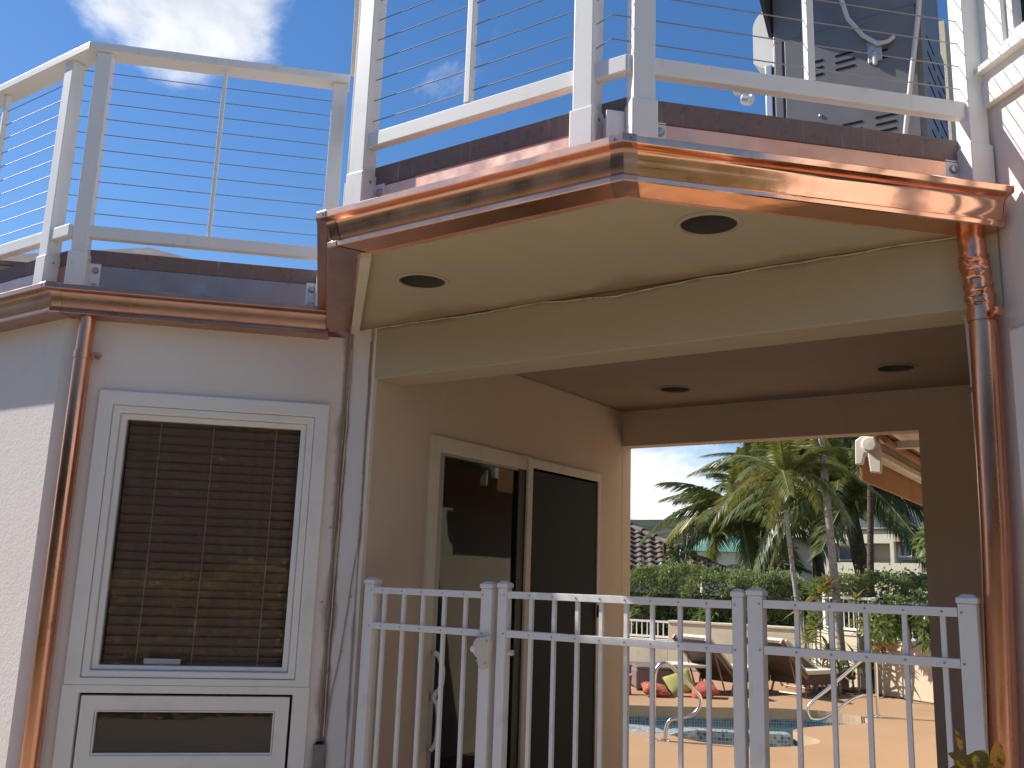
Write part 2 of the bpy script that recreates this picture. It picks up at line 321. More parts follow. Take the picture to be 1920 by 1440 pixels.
def wall_panel(x0, x1, z0, z1, y, th, holes, T, mb=None):
    """slab in local frame: front face at y, back at y+th, with rectangular holes (xa,xb,za,zb)"""
    mb = mb or MB()
    xs = sorted({x0, x1, *[h[0] for h in holes], *[h[1] for h in holes]}); zs = sorted({z0, z1, *[h[2] for h in holes], *[h[3] for h in holes]})
    def filled(i, j):
        if i < 0 or j < 0 or i >= len(xs)-1 or j >= len(zs)-1: return False
        cx, cz = (xs[i]+xs[i+1])/2, (zs[j]+zs[j+1])/2
        return not any(h[0] < cx < h[1] and h[2] < cz < h[3] for h in holes)
    idx = {}; vs = []; fs = []
    def V(i, j, k):
        if (i, j, k) not in idx:
            idx[(i, j, k)] = len(vs); vs.append(T @ Vector((xs[i], y+(th if k else 0), zs[j])))
        return idx[(i, j, k)]
    for i in range(len(xs)-1):
        for j in range(len(zs)-1):
            if not filled(i, j): continue
            fs.append((V(i, j, 0), V(i+1, j, 0), V(i+1, j+1, 0), V(i, j+1, 0)))
            fs.append((V(i, j, 1), V(i, j+1, 1), V(i+1, j+1, 1), V(i+1, j, 1)))
            if not filled(i-1, j): fs.append((V(i, j, 0), V(i, j+1, 0), V(i, j+1, 1), V(i, j, 1)))
            if not filled(i+1, j): fs.append((V(i+1, j, 0), V(i+1, j, 1), V(i+1, j+1, 1), V(i+1, j+1, 0)))
            if not filled(i, j-1): fs.append((V(i, j, 0), V(i, j, 1), V(i+1, j, 1), V(i+1, j, 0)))
            if not filled(i, j+1): fs.append((V(i, j+1, 0), V(i+1, j+1, 0), V(i+1, j+1, 1), V(i, j+1, 1)))
    mb.add(vs, fs); return mb
def frame_mb(x0, x1, z0, z1, wl, wr, wb, wt, y0, y1, T, mb=None):
    """rectangular frame with mitred corners"""
    mb = mb or MB()
    O = [(x0, z0), (x1, z0), (x1, z1), (x0, z1)]; I = [(x0+wl, z0+wb), (x1-wr, z0+wb), (x1-wr, z1-wt), (x0+wl, z1-wt)]
    vs = [T @ Vector((x, y, z)) for y in (y0, y1) for x, z in O+I]
    fs = []
    for k in range(4):
        n = (k+1) % 4
        fs += [(k, n, n+4, k+4), (k+8, k+12, n+12, n+8), (k, k+8, n+8, n), (k+4, n+4, n+12, k+12)]
    mb.add(vs, fs); return mb
def offset_path(path, d):
    """offset a 2-D polyline to its right by d, mitred; ends square"""
    P = [Vector(p) for p in path]; out = []
    for i, p in enumerate(P):
        ns = []
        if i > 0: t_ = (P[i]-P[i-1]).normalized(); ns.append(Vector((t_.y, -t_.x)))
        if i < len(P)-1: t_ = (P[i+1]-P[i]).normalized(); ns.append(Vector((t_.y, -t_.x)))
        m_ = ns[0] if len(ns) == 1 else (ns[0]+ns[1])/(1+ns[0].dot(ns[1]))
        out.append(p + m_*d)
    return out

# ================================================================== SETTING
def flat_poly(outer, holes, z, name, m, kind='structure', parent=None):
    bm = bmesh.new(); es = []
    for loop in [outer]+holes:
        vs = [bm.verts.new((x, y, z)) for x, y in loop]
        for i in range(len(vs)): es.append(bm.edges.new((vs[i], vs[(i+1) % len(vs)])))
    bmesh.ops.triangle_fill(bm, edges=es, use_beauty=True)
    for f in bm.faces:
        if f.normal.z < 0: f.normal_flip()
    me = bpy.data.meshes.new(name); bm.to_mesh(me); bm.free(); me.materials.append(m)
    return link(name, me, parent, kind=kind)
def smooth_loop(pts, n=6):
    out = []; N = len(pts)
    for i in range(N):
        p0, p1, p2, p3 = [Vector(pts[(i+k-1) % N]) for k in range(4)]
        for k in range(n):
            t_ = k/n; out.append(.5*((2*p1)+(-p0+p2)*t_+(2*p0-5*p1+4*p2-p3)*t_*t_+(-p0+3*p1-3*p2+p3)*t_**3))
    return [tuple(p) for p in out]
pool_pts = [(-9.5, 6.9), (-9.8, 8.6), (-8.2, 9.9), (-6.8, 10.6), (-5.66, 11.28), (-4.8, 11.95), (-4.1, 12.55), (-3.5, 12.75), (-3.08, 12.5), (-2.93, 12.05), (-3.15, 11.55), (-3.36, 11.1),
            (-3.40, 10.72), (-3.22, 10.50), (-2.98, 10.25), (-2.95, 9.95), (-3.15, 9.55), (-3.45, 9.30), (-3.9, 9.25), (-4.3, 9.40), (-4.7, 9.25), (-5.4, 8.5), (-6.6, 7.2), (-8.2, 6.3)]
pool = smooth_loop(pool_pts, 5)
flat_poly([(-14, 6.0), (4, 6.0), (4, 13.6), (-2.6, 15.3), (-4.4, 16.3), (-14, 17.2)], [pool], 0, 'pool_deck', deck_m)
flat_poly([(-400, -200), (400, -200), (400, 900), (-600, 900)], [[(-14, 6.0), (4, 6.0), (4, 13.6), (-2.6, 15.3), (-4.4, 16.3), (-14, 17.2)]], -.02, 'ground', lawn_m)
flat_poly([(-3.08, 2.6), (-.3, 2.6), (-.3, 5.996), (-3.08, 5.996)], [], .002, 'passage_floor', deck_m)
flat_poly([(-9, -1.2), (-4.4, -3.2), (4.5, -3.4), (4.5, 1.6), (.9, 2.0), (-.3, 2.6), (-3.1, 2.6), (-4.0, 1.9), (-9, 2.0)], [], .0, 'bounce_paving', path_m)  # unseen paving, spread wide and pale to bounce sun onto walls and soffit

# pool shell: side wall (coping edge, tile band, plaster), bottom, water
def side_strip(loop, zs, mb, m, uvs):
    n = len(loop); L = [0]
    for i in range(n): L.append(L[-1]+(Vector(loop[(i+1) % n])-Vector(loop[i])).length)
    for i in range(n):
        a, b_ = loop[i], loop[(i+1) % n]
        mb.add([(a[0], a[1], zs[0]), (b_[0], b_[1], zs[0]), (b_[0], b_[1], zs[1]), (a[0], a[1], zs[1])], [(0, 1, 2, 3)], m)
        uvs.append([(L[i], zs[0]), (L[i+1], zs[0]), (L[i+1], zs[1]), (L[i], zs[1])])
def uv_build(mb, uvs, name, mats, parent=None, kind=None):
    o = mb.build(name, mats, parent, recalc=False, kind=kind); uvl = o.data.uv_layers.new(name='UVMap')
    for p, q in zip(o.data.polygons, uvs):
        for li, c in zip(p.loop_indices, q): uvl.data[li].uv = c
    return o
mb = MB(); uvs = []
side_strip(pool, (-.13, .0), mb, 0, uvs); side_strip(pool, (-.30, -.13), mb, 1, uvs); side_strip(pool, (-1.3, -.30), mb, 2, uvs)
shell = uv_build(mb, uvs, 'pool_shell', [coping_p, tile_b, plaster], kind='structure')
flat_poly(pool, [], -1.25, 'pool_bottom', plaster)
wp = flat_poly(pool, [], -.215, 'pool_water', water)
# low tiled spa dam between pool and spa
dam_path = [(-3.42, 10.62), (-3.75, 10.40), (-4.05, 10.25), (-4.32, 10.15), (-4.42, 9.85), (-4.42, 9.42)]
sp_ = []
for i in range(len(dam_path)-1):
    for k in range(4): sp_.append(tuple(Vector(dam_path[i]).lerp(Vector(dam_path[i+1]), k/4)))
sp_.append(dam_path[-1])
o1 = offset_path(sp_, .10); o2 = offset_path(sp_, -.10)
mb = MB(); uvs = []; L = 0
for i in range(len(sp_)-1):
    st = (Vector(sp_[i+1])-Vector(sp_[i])).length
    for P_, Q_, ztop in ((o1, o2, -.02),):
        a, b_, c_, d_ = P_[i], P_[i+1], Q_[i+1], Q_[i]
        mb.add([(a.x, a.y, -.6), (b_.x, b_.y, -.6), (b_.x, b_.y, ztop), (a.x, a.y, ztop)], [(0, 1, 2, 3)]); uvs.append([(L, -.6), (L+st, -.6), (L+st, ztop), (L, ztop)])
        mb.add([(d_.x, d_.y, -.6), (c_.x, c_.y, -.6), (c_.x, c_.y, ztop), (d_.x, d_.y, ztop)], [(0, 3, 2, 1)]); uvs.append([(L, -.6), (L, ztop), (L+st, ztop), (L+st, -.6)])
        mb.add([(a.x, a.y, ztop), (b_.x, b_.y, ztop), (c_.x, c_.y, ztop), (d_.x, d_.y, ztop)], [(0, 1, 2, 3)]); uvs.append([(L, 0), (L+st, 0), (L+st, .2), (L, .2)])
    L += st
tag(uv_build(mb, uvs, 'spa_dam', [tile_w]), 'low white and blue tiled dam wall between pool and spa', 'pool wall')
# tiled step near the ladder rail
step = smooth_loop([(-4.75, 9.28), (-4.50, 9.75), (-4.85, 10.15), (-5.5, 9.9), (-6.1, 9.2), (-6.0, 8.3), (-5.4, 8.5)], 5)
mb = MB(); uvs = []; side_strip(step, (-.6, -.05), mb, 0, uvs)
mb.add([(x, y, -.05) for x, y in step], [tuple(range(len(step)))]); uvs.append([(x, y) for x, y in step])
tag(uv_build(mb, uvs, 'pool_step', [tile_w]), 'rounded tiled bench step at the near left edge of the pool', 'pool step')

# hill far away
mb = MB(); nx, ny = 70, 14; vs = []
for j in range(ny+1):
    for i in range(nx+1):
        lat = -500+i*20; dep = 380+j*40
        hz = (38.5+.145*(lat-64)+9*math.sin(lat*.021+1)+4*math.sin(lat*.06))*math.sin(min(1, j/6)*math.pi/2)
        hz = max(hz, 6*math.sin(min(1, j/6)*math.pi/2)) + random.uniform(-1.6, 1.6)*(j > 0)
        if j == 0: hz = -3
        X = r0*lat + Vector((-math.sin(YAW), math.cos(YAW), 0))*dep; vs.append((X.x, X.y, hz))
mb.add(vs, [(j*(nx+1)+i, j*(nx+1)+i+1, (j+1)*(nx+1)+i+1, (j+1)*(nx+1)+i) for j in range(ny) for i in range(nx)])
mb.build('hill', hill_m, smooth=60, kind='structure')

# ================================================================== HOUSE
house = thing('house', 'cream stucco house with roof deck, covered passage and copper flashing', 'house')
ZD = 3.03
CW, CB = -4.668, -2.67          # left wing wall, balcony right edge (45-degree c)
# ---- walls (parts of the house)
Iden = Matrix.Identity(4)
wing_holes = [(-1.03, -.06, .40, 2.27)]
wall_panel(-1.275, .06, -.3, 2.80, -CW, .16, wing_holes, T_A).build('wall', wingst, house)
wall_panel(-6.0, -4.204, -.3, 2.80, 2.404, .16, [], Iden).build('wall', stucco, house)
wall_panel(-6.2, -6.0, -.3, 2.80, 2.404, 3.9, [], Iden).build('wall', stucco, house)
mb = MB(); mb.box(-3.30, -3.0802, 3.351, 3.372, -.3, 2.718); mb.build('pilaster', pilst, house)
# passage left wall with door opening (x=-3.08 plane): local frame x->Y
T_L = Matrix(((0, -1, 0, 0), (1, 0, 0, 0), (0, 0, 1, 0), (0, 0, 0, 1)))     # local (x,y,z) -> world (-y, x, z); outward (+X) is -y
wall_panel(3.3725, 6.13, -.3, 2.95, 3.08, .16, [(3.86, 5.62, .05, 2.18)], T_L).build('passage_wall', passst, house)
# back wall with opening
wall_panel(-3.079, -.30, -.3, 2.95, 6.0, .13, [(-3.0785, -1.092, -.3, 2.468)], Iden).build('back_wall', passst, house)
# wall panel near hole edge uses full left edge; passage right wall
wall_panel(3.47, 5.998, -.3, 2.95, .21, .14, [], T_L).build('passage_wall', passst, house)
wall_panel(6.14, 13.0, -.3, 5.2, .82, .2, [], T_L).build('rear_wall', wallcream, house)
mb = MB(); mb.box(-1.58, -1.021, 6.14, 13, 2.64, 2.75); mb.build('eave_soffit', wwood, house)
# rear column seen mirrored in the door glass
mb = MB(); mb.box(-1.50, -1.28, 11.2, 11.45, 0, 2.638); mb.build('rear_column', white, house)
# left room: ceiling, back wall
mb = MB(); mb.box(-6.0, -3.25, 6.0, 6.14, -.3, 2.8); mb.build('wall', stucco, house)
# right two storey wall
BW = 2.15
wall_panel(-2.712, -.90, -.3, 6.2, BW, .2, [(-2.47, -1.3, .3, 2.24), (-2.49, -1.2, 3.33, 4.6)], T_B).build('side_wall', stucco, house)
qx, qy = AC(BW, -.90)
wall_panel(qx+.003, 3.6, -.3, 6.2, qy+.002, .2, [], Iden).build('side_wall', stucco, house)
mb = MB(); mb.box(-2.712, -1.0, BW+.9, BW+1.0, -.3, 6.2, T_B); mb.box(-2.712, -2.62, BW+.2, BW+.9, -.3, 6.2, T_B); mb.box(-1.1, -1.0, BW+.25, BW+.9, -.3, 6.2, T_B); mb.build('inner_wall', stucco, house)
mb = MB(); mb.box(-2.62, -1.1, BW+.2, BW+.9, 2.6, 2.8, T_B); mb.box(-2.62, -1.1, BW+.2, BW+.9, 6.0, 6.2, T_B); mb.build('inner_floor', stucco, house)
# ---- beam, soffit, ceiling
mb = MB(); mb.box(-3.082, -.33, 3.35, 3.55, 2.44, 2.7); mb.build('beam', beam_m, house, bevel=.006)
lights = [(-1.142, 2.842, 2.70, .098), (-2.403, 2.868, 2.70, .098), (-2.408, 5.40, 2.72, .098), (-1.075, 5.366, 2.72, .098)]
def circ(x, y, r, n=28): return [(x+r*math.cos(2*math.pi*k/n), y+r*math.sin(2*math.pi*k/n)) for k in range(n)]
p1, p2, p3 = (-2.415, 2.5), (CB/S+2.5, 2.5), AC(2.14, CB)
p0 = AC(.06, CW)
sof = [p0, p1, p2, p3, (-.33, 3.36), (-3.07, 3.36)]
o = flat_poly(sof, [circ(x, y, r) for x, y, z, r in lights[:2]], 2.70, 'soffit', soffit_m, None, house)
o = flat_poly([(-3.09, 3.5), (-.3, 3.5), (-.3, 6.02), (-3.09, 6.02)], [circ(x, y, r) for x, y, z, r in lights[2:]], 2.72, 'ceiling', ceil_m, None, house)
# deck slab above everything (left wing, balcony, passage)
deck_poly = [(-6.2, 2.42), (-4.196, 2.42), AC(.06, CW-.02), AC(.09, -3.45), (-2.40, 2.515), (p2[0], 2.515), AC(2.14, CB-.015), (-.3, 6.1), (-6.2, 6.1)]
mb = MB(); mb.prism(deck_poly, 2.90, 3.0); mb.build('roof_deck', deckfloor, house)
# cream trim board along the return edge of the soffit
mb = MB(); mb.box(-CW*0-4.60, -3.44, .064, .106, 2.672, 2.699, T_B); mb.build('trim_board', wwood, house, bevel=.003)
# copper flashing above gutters + coping board + red primer line, following the deck edge
paths = {'wing': ([(-6.2, 2.404), (-4.204, 2.404), AC(.06, CW)], 2.66), 'balcony': ([p0, p1, p2, p3], 2.70)}
def strip_along(path, z0, z1, d0, d1, name, m, seg, bevel=0):
    A = offset_path(path, d0); B_ = offset_path(path, d1)
    out = []
    for i in seg:
        a, b_, c_, d_ = A[i], A[i+1], B_[i+1], B_[i]
        mb = MB(); vs = [(p.x, p.y, z) for z in (z0, z1) for p in (a, b_, c_, d_)]
        mb.add(vs, [(0, 3, 2, 1), (4, 5, 6, 7), (0, 1, 5, 4), (1, 2, 6, 5), (2, 3, 7, 6), (3, 0, 4, 7)])
        out.append(mb.build(name, m, house, bevel=bevel))
    return out
strip_along(paths['wing'][0], 2.665, 2.926, -.02, .007, 'flashing', copper_dull, (0, 1))
strip_along(paths['wing'][0], 2.927, 3.008, -.10, .003, 'coping_board', coping_m, (0, 1), .006)
strip_along(paths['wing'][0], 2.9262, 2.9268, -.02, .0085, 'primer_line', primer_m, (0,))
strip_along(paths['balcony'][0], 2.699, 2.956, -.02, .007, 'flashing', copper_flat, (0, 1, 2))
strip_along(paths['balcony'][0], 2.959, 3.045, -.10, .003, 'coping_board', coping_m, (0, 1, 2), .006)
strip_along(paths['balcony'][0], 2.9562, 2.9588, -.02, .0085, 'primer_line', primer_m, (1, 2))

# ---- big fixed window in the wing wall with blinds
Y0 = -CW
win = frame_mb(-1.08, -.012, .985, 2.318, .066, .066, .030, .066, Y0-.022, Y0+.05, T_A).build('window', wvinyl, house, bevel=.004)
frame_mb(-1.013, -.079, 1.016, 2.251, .034, .034, .030, .034, Y0-.012, Y0+.06, T_A).build('sash', wvinyl, win, bevel=.006)
frame_mb(-.978, -.114, 1.047, 2.216, .028, .028, .020, .026, Y0+.012, Y0+.08, T_A).build('glazing_bead', wvinyl, win, bevel=.004)
mb = MB(); mb.box(-.952, -.140, Y0+.035, Y0+.041, 1.065, 2.192, T_A); mb.build('pane', glass, win)
sm = None; NS = 27
for k in range(NS):
    z = 1.085+k*.0425
    if sm is None:
        mb = MB(); vs = []
        for j in range(5):
            q = j/4-.5; yy = q*.022+.003*(1-4*q*q); zz = -q*.0475
            vs += [T_A @ Vector((-.945, Y0+.085+yy, zz)), T_A @ Vector((-.147, Y0+.085+yy, zz))]
        mb.add(vs, [(2*j, 2*j+1, 2*j+3, 2*j+2) for j in range(4)])
        s0 = mb.build('slat', blind, win, smooth=60); sm = s0
        s0.location.z = z
    else:
        c = s0.copy(); COL.objects.link(c); c.location.z = z
    (s0 if k == 0 else c).rotation_euler.y = random.uniform(-.0012, .0012)
for x in (-.80, -.555, -.26):
    mb = MB(); mb.tube([T_A @ Vector((x, Y0+.063, 1.07)), T_A @ Vector((x+.004, Y0+.063, 1.6)), T_A @ Vector((x, Y0+.063, 2.19))], .0022, 5); mb.build('ladder_cord', cordm, win)
mb = MB(); mb.box(-.945, -.147, Y0+.07, Y0+.10, 1.066, 1.080, T_A); mb.build('bottom_rail', blind, win)
mb = MB(); mb.box(-.76, -.60, Y0+.0335, Y0+.0348, 1.071, 1.096, T_A); mb.build('glass_label', label_m, win)
# lower awning window below
win2 = frame_mb(-1.085, -.008, .38, .984, .075, .075, .05, .034, Y0-.020, Y0+.05, T_A).build('window', wvinyl, house, bevel=.004)
frame_mb(-1.000, -.095, .44, .938, .062, .062, .245, .062, Y0-.010, Y0+.05, T_A).build('sash', wvinyl, win2, bevel=.005)
mb = MB(); mb.box(-1.008, -.087, Y0+.012, Y0+.03, .9395, .949, T_A); mb.build('sash_gap', dark, win2)
frame_mb(-.936, -.159, .687, .874, .006, .006, .006, .006, Y0-.004, Y0+.03, T_A).build('glazing_bead', wvinyl, win2)
mb = MB(); mb.box(-.932, -.163, Y0+.014, Y0+.02, .690, .870, T_A); mb.build('pane', glass, win2)
mb = MB(); mb.box(-.95, -.14, Y0+.09, Y0+.10, .66, .90, T_A); mb.build('blind_panel', h_brown, win2)

# ---- sliding glass door in the passage left wall
Dx = 3.08
door = frame_mb(3.812, 5.640, .0, 2.236, .068, .045, .05, .085, Dx-.020, Dx+.06, T_L).build('sliding_door', wwood, house, bevel=.004)
frame_mb(3.882, 4.70, .052, 2.150, .045, .035, .06, .012, Dx-.012, Dx+.030, T_L).build('glass_leaf', gasket, door, bevel=.003)
mb = MB(); mb.box(3.925, 4.668, Dx+.004, Dx+.010, .11, 2.14, T_L); mb.build('pane', glass2, door)
mb = MB(); mb.box(4.640, 4.718, Dx-.016, Dx-.0125, .052, 2.228, T_L); mb.build('dark_stile', rail_dark, door)
frame_mb(4.720, 5.632, .052, 2.225, .055, .04, .06, .055, Dx-.030, Dx-.004, T_L).build('screen_frame', wwood, door, bevel=.003)
mb = MB(); mb.box(4.774, 5.594, Dx-.020, Dx-.014, .11, 2.172, T_L); mb.build('insect_screen', screen_m, door)
def smooth_path(pts, n=6):
    P = [Vector(p) for p in pts]; out = []
    for i in range(len(P)-1):
        q0, q1, q2, q3 = P[max(i-1, 0)], P[i], P[i+1], P[min(i+2, len(P)-1)]
        for k in range(n):
            t_ = k/n; out.append(.5*((2*q1)+(-q0+q2)*t_+(2*q0-5*q1+4*q2-q3)*t_*t_+(-q0+3*q1-3*q2+q3)*t_**3))
    return out+[P[-1]]
mb = MB(); mb.tube([T_L @ Vector(p) for p in smooth_path([(3.900, Dx-.022, 1.13), (3.915, Dx-.045, 1.11), (3.935, Dx-.055, 1.04), (3.930, Dx-.05, .96), (3.912, Dx-.030, .93), (3.905, Dx-.026, .90)])], .013, 8); h_ = mb.build('pull_handle', wvinyl, door, smooth=60)
mb = MB(); mb.tube([T_L @ Vector(p) for p in smooth_path([(3.905, Dx-.026, .90), (3.92, Dx-.040, .88), (3.925, Dx-.048, .80), (3.918, Dx-.045, .70), (3.905, Dx-.024, .66)])], .012, 8); mb.build('pull_handle', wvinyl, door, smooth=60)
mb = MB(); mb.box(5.596, 5.612, Dx-.045, Dx-.03, 1.28, 1.36, T_L); mb.build('screen_latch', rail_dark, door, bevel=.003)
# room interiors behind glass: dim curtain in the room
mb = MB(); mb.box(-3.9, -3.86, 3.7, 5.9, .05, 2.4); mb.build('room_curtain', blind, house)

# ---- right wall windows
w3 = frame_mb(-2.575, -1.1, .2, 2.345, .105, .105, .1, .105, BW-.022, BW+.05, T_B).build('window', wvinyl, house, bevel=.004)
mb = MB(); mb.box(-2.468, -1.207, BW+.03, BW+.036, .302, 2.238, T_B); mb.build('pane', glass, w3)
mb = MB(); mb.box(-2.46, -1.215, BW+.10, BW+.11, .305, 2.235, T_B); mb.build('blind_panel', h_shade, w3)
w4 = frame_mb(-2.61, -1.1, 3.225, 4.75, .115, .115, .105, .115, BW-.024, BW+.05, T_B).build('window', wvinyl, house, bevel=.004)
mb = MB(); mb.box(-2.63, -1.05, BW-.055, BW-.001, 3.262, 3.285, T_B); mb.build('sill', wvinyl, w4, bevel=.003)
mb = MB(); mb.box(-2.61, -1.1, BW-.030, BW-.001, 3.145, 3.224, T_B); mb.build('apron', wvinyl, w4, bevel=.003)
frame_mb(-2.494, -1.216, 3.331, 4.634, .03, .03, .03, .03, BW-.006, BW+.05, T_B).build('sash', wvinyl, w4, bevel=.004)
mb = MB(); mb.box(-2.463, -1.247, BW+.03, BW+.036, 3.362, 4.603, T_B); mb.build('pane', glass, w4)

# low roof hatch on the left deck
hat = thing('roof_hatch', 'low grey hipped roof peak peeking over the left deck edge', 'roof', (-5.53, 3.68, 3.0), R(45))
mb = MB(); mb.box(-.9, .9, -.3, .9, 0, .345); mb.build('curb', h_shade, hat)
mb = MB(); mb.add([(-1, -.4, .35), (1, -.4, .35), (1, 1, .35), (-1, 1, .35), (0, 0, .655)], [(0, 3, 2, 1), (0, 1, 4), (1, 2, 4), (2, 3, 4), (3, 0, 4)]); mb.build('roof', rgrey, hat)

mb = MB(); mb.box(-2.46, -1.25, BW+.14, BW+.15, 3.365, 4.60, T_B); mb.build('blind_panel', h_shade, w4)

# ---- recessed lights
for (x, y, z, r), lab in zip(lights, ('recessed downlight in the balcony soffit nearest the copper downspout', 'recessed downlight in the balcony soffit close to the left return gutter', 'recessed downlight in the passage ceiling nearer the sliding door', 'recessed downlight in the passage ceiling nearer the right downspout')):
    t_ = thing('recessed_light', lab, 'ceiling light', (x, y, z), 0, 'recessed lights overhead')
    mb = MB(); mb.lathe([(.094, .0), (.094, -.002), (.098, -.008), (.109, -.006), (.112, -.001), (.110, .0)], 36); mb.build('trim_ring', beam_m if z < 2.71 else ceil_m, t_, smooth=40)
    mb = MB(); mb.lathe([(.0975, .001), (.094, .03), (.085, .17), (0.001, .17)], 32); mb.build('baffle_can', MATS.get('baffle') or mat('baffle', (.10, .092, .075), .5), t_, smooth=40)
    mb = MB(); mb.lathe([(.001, .075), (.03, .08), (.055, .10), (.06, .13), (.03, .165)], 20); mb.build('lamp', mat('lamp_glass', (.05, .055, .06), .3) if 'lamp_glass' not in MATS else MATS['lamp_glass'], t_, smooth=60)

# ================================================================== GUTTERS
PROF = [(0, .120), (0, 0), (.110, 0), (.114, .003), (.115, .016), (.112, .020), (.103, .022), (.101, .027), (.103, .033), (.107, .040), (.113, .064), (.119, .087), (.124, .094), (.134, .099), (.158, .101), (.161, .104), (.162, .124), (.159, .127), (.146, .127), (.146, .118), (.154, .112), (.130, .108), (.112, .090), (.098, .036), (.098, .008), (.006, .008), (.006, .120)]
def gutter(path, zs, name, label, m, ends=(), segs=None):
    g = thing(name, label, 'gutter', (path[1][0], path[1][1], 0))
    off = Vector((path[1][0], path[1][1]))
    lay = [[Vector((q.x-off.x, q.y-off.y, 0)) for q in offset_path(path, d)] for d, z in PROF]
    n = len(PROF)
    for i in range(len(path)-1):
        NSUB = 7; mb = MB(); vs = []
        for k in range(NSUB+1):
            t_ = k/NSUB; zz = zs[i]*(1-t_)+zs[i+1]*t_
            for j, (d, z) in enumerate(PROF):
                p = lay[j][i].lerp(lay[j][i+1], t_); vs.append((p.x, p.y, zz+z))
        fs = [(k*n+j, k*n+(j+1) % n, (k+1)*n+(j+1) % n, (k+1)*n+j) for k in range(NSUB) for j in range(n)]
        fs += [tuple(range(n)), tuple(range(NSUB*n, NSUB*n+n))]
        mb.add(vs, fs); mb.build('gutter_section', m[i], g, smooth=28)
    # corner mitre collars with rivets
    for i in range(1, len(path)-1):
        P = [Vector((p[0], p[1])) for p in path]; off3 = off
        for sgn in (-1, 1):
            tdir = (P[i]-P[i-1]).normalized() if sgn < 0 else (P[i+1]-P[i]).normalized()
            mb = MB(); vs = []
            prof2 = PROF[1:18]
            for k in range(2):
                for (d, z) in prof2:
                    dd = d+.0025; q = offset_path(path, dd)[i]-off + tdir*(.045*k*sgn)
                    vs.append((q.x, q.y, zs[i]+z+(-.002 if z < .002 else 0)+(.0025 if z > .126 else 0)))
            nn_ = len(prof2); mb.add(vs, [(j, j+1, nn_+j+1, nn_+j) for j in range(nn_-1)])
            c = mb.build('corner_collar', copper_dull, g, smooth=28, recalc=False)
            q = offset_path(path, .1650)[i]-off + tdir*(.03*sgn); nrm = Vector((tdir.y, -tdir.x))
            mb = MB(); mb.tube([(q.x-nrm.x*.003, q.y-nrm.y*.003, zs[i]+.114), (q.x+nrm.x*.002, q.y+nrm.y*.002, zs[i]+.114)], .0045, 8); mb.build('rivet', copper_dull, c)
    for e in ends:
        i, j = (0, 1) if e == 0 else (len(path)-1, len(path)-2)
        a, b_ = Vector(path[i][:2]), Vector(path[j][:2]); tdir = (a-b_).normalized()
        mb = MB(); vs = []
        for k in range(2):
            for jj, (d, z) in enumerate(PROF[1:18]):
                q = offset_path(path, d+.002)[i]-off+tdir*(.001+.004*k); vs.append((q.x, q.y, zs[i]+z))
        n_ = 17; mb.add(vs, [tuple(range(n_)), tuple(range(n_, 2*n_))]+[(q, (q+1) % n_, (q+1) % n_+n_, q+n_) for q in range(n_)])
        mb.build('end_cap', copper, g)
    return g
wing_path = [(-6.2, 2.403), (-4.2036, 2.403), AC(-.045, CW+.001)]
gutter([(p[0], p[1]) for p in wing_path], [2.655, 2.655, 2.65], 'copper_gutter', 'weathered copper ogee gutter along the left wing above the window', [copper_dull, copper_dull])
bal_path = [AC(.056, CW+.09), (p1[0]-.003, p1[1]-.004), (p2[0]+.001, 2.496), AC(2.125, CB+.004)]
gutter(bal_path, [2.672, 2.70, 2.70, 2.69], 'copper_gutter', 'bright new copper ogee gutter wrapping the balcony edge over the passage', [copper_dull, copper_front, copper], ends=(0, 3))

# ================================================================== DOWNSPOUTS
def downspout(pts, r, label, straps, crimps, m):
    g = thing('copper_downspout', label, 'downspout', (pts[-1][0], pts[-1][1], 0))
    off = Vector((pts[-1][0], pts[-1][1], 0))
    def sub(za, zb, rad, name, n=26):
        P = [Vector(p)-off for p in pts]; out = []
        for k in range(n+1):
            z = za+(zb-za)*k/n
            for i in range(len(P)-1):
                if P[i].z >= z >= P[i+1].z:
                    t_ = (P[i].z-z)/(P[i].z-P[i+1].z); q = P[i].lerp(P[i+1], t_); break
            else: q = P[0] if z > P[0].z else P[-1]
            out.append(Vector((q.x, q.y, z)))
        mb = MB(); mb.tube(out, rad, 28); return mb.build(name, m, g, smooth=50)
    joints = [s_[0]-.03 for s_ in straps]; zt = pts[0][2]; zb = pts[-1][2]
    prev = zt; k = 0
    for j in joints+[zb]:
        sub(prev, j, r+.0018*(k % 2), 'pipe'); prev = j+.0; k += 1
    for z, ang in straps:
        P = [Vector(p)-off for p in pts]
        for i in range(len(P)-1):
            if P[i].z >= z >= P[i+1].z:
                q = P[i].lerp(P[i+1], (P[i].z-z)/(P[i].z-P[i+1].z))
        mb = MB(); mb.lathe([(r+.002, -.018), (r+.0045, -.018), (r+.0045, .018), (r+.002, .018)], 28, Matrix.Translation((q.x, q.y, z)))
        d = Vector((math.cos(ang), math.sin(ang), 0)); s_ = mb.build('strap', m, g, smooth=40)
        mb = MB(); T = Matrix.Translation(Vector((q.x, q.y, z))) @ Matrix.Rotation(ang, 4, 'Z')
        mb.box(r, r+.038, -.006, .010, -.016, .016, T); mb.lathe([(.001, .012), (.012, .011), (.016, .004), (.016, -.004)], 12, T @ Matrix.Translation((r+.032, -.01, 0)) @ Matrix.Rotation(R(90), 4, 'X')); mb.build('strap_lug', m, s_, smooth=40)
    return g
lx, ly = AC(-1.165, CW+.052)
downspout([(lx, ly, 2.66), (lx, ly, 1.5), (lx, ly, .0)], .038, 'slim copper downspout running down the corner of the left wing', [(2.47, R(45)), (.35, R(45))], 0, copper_pipe)
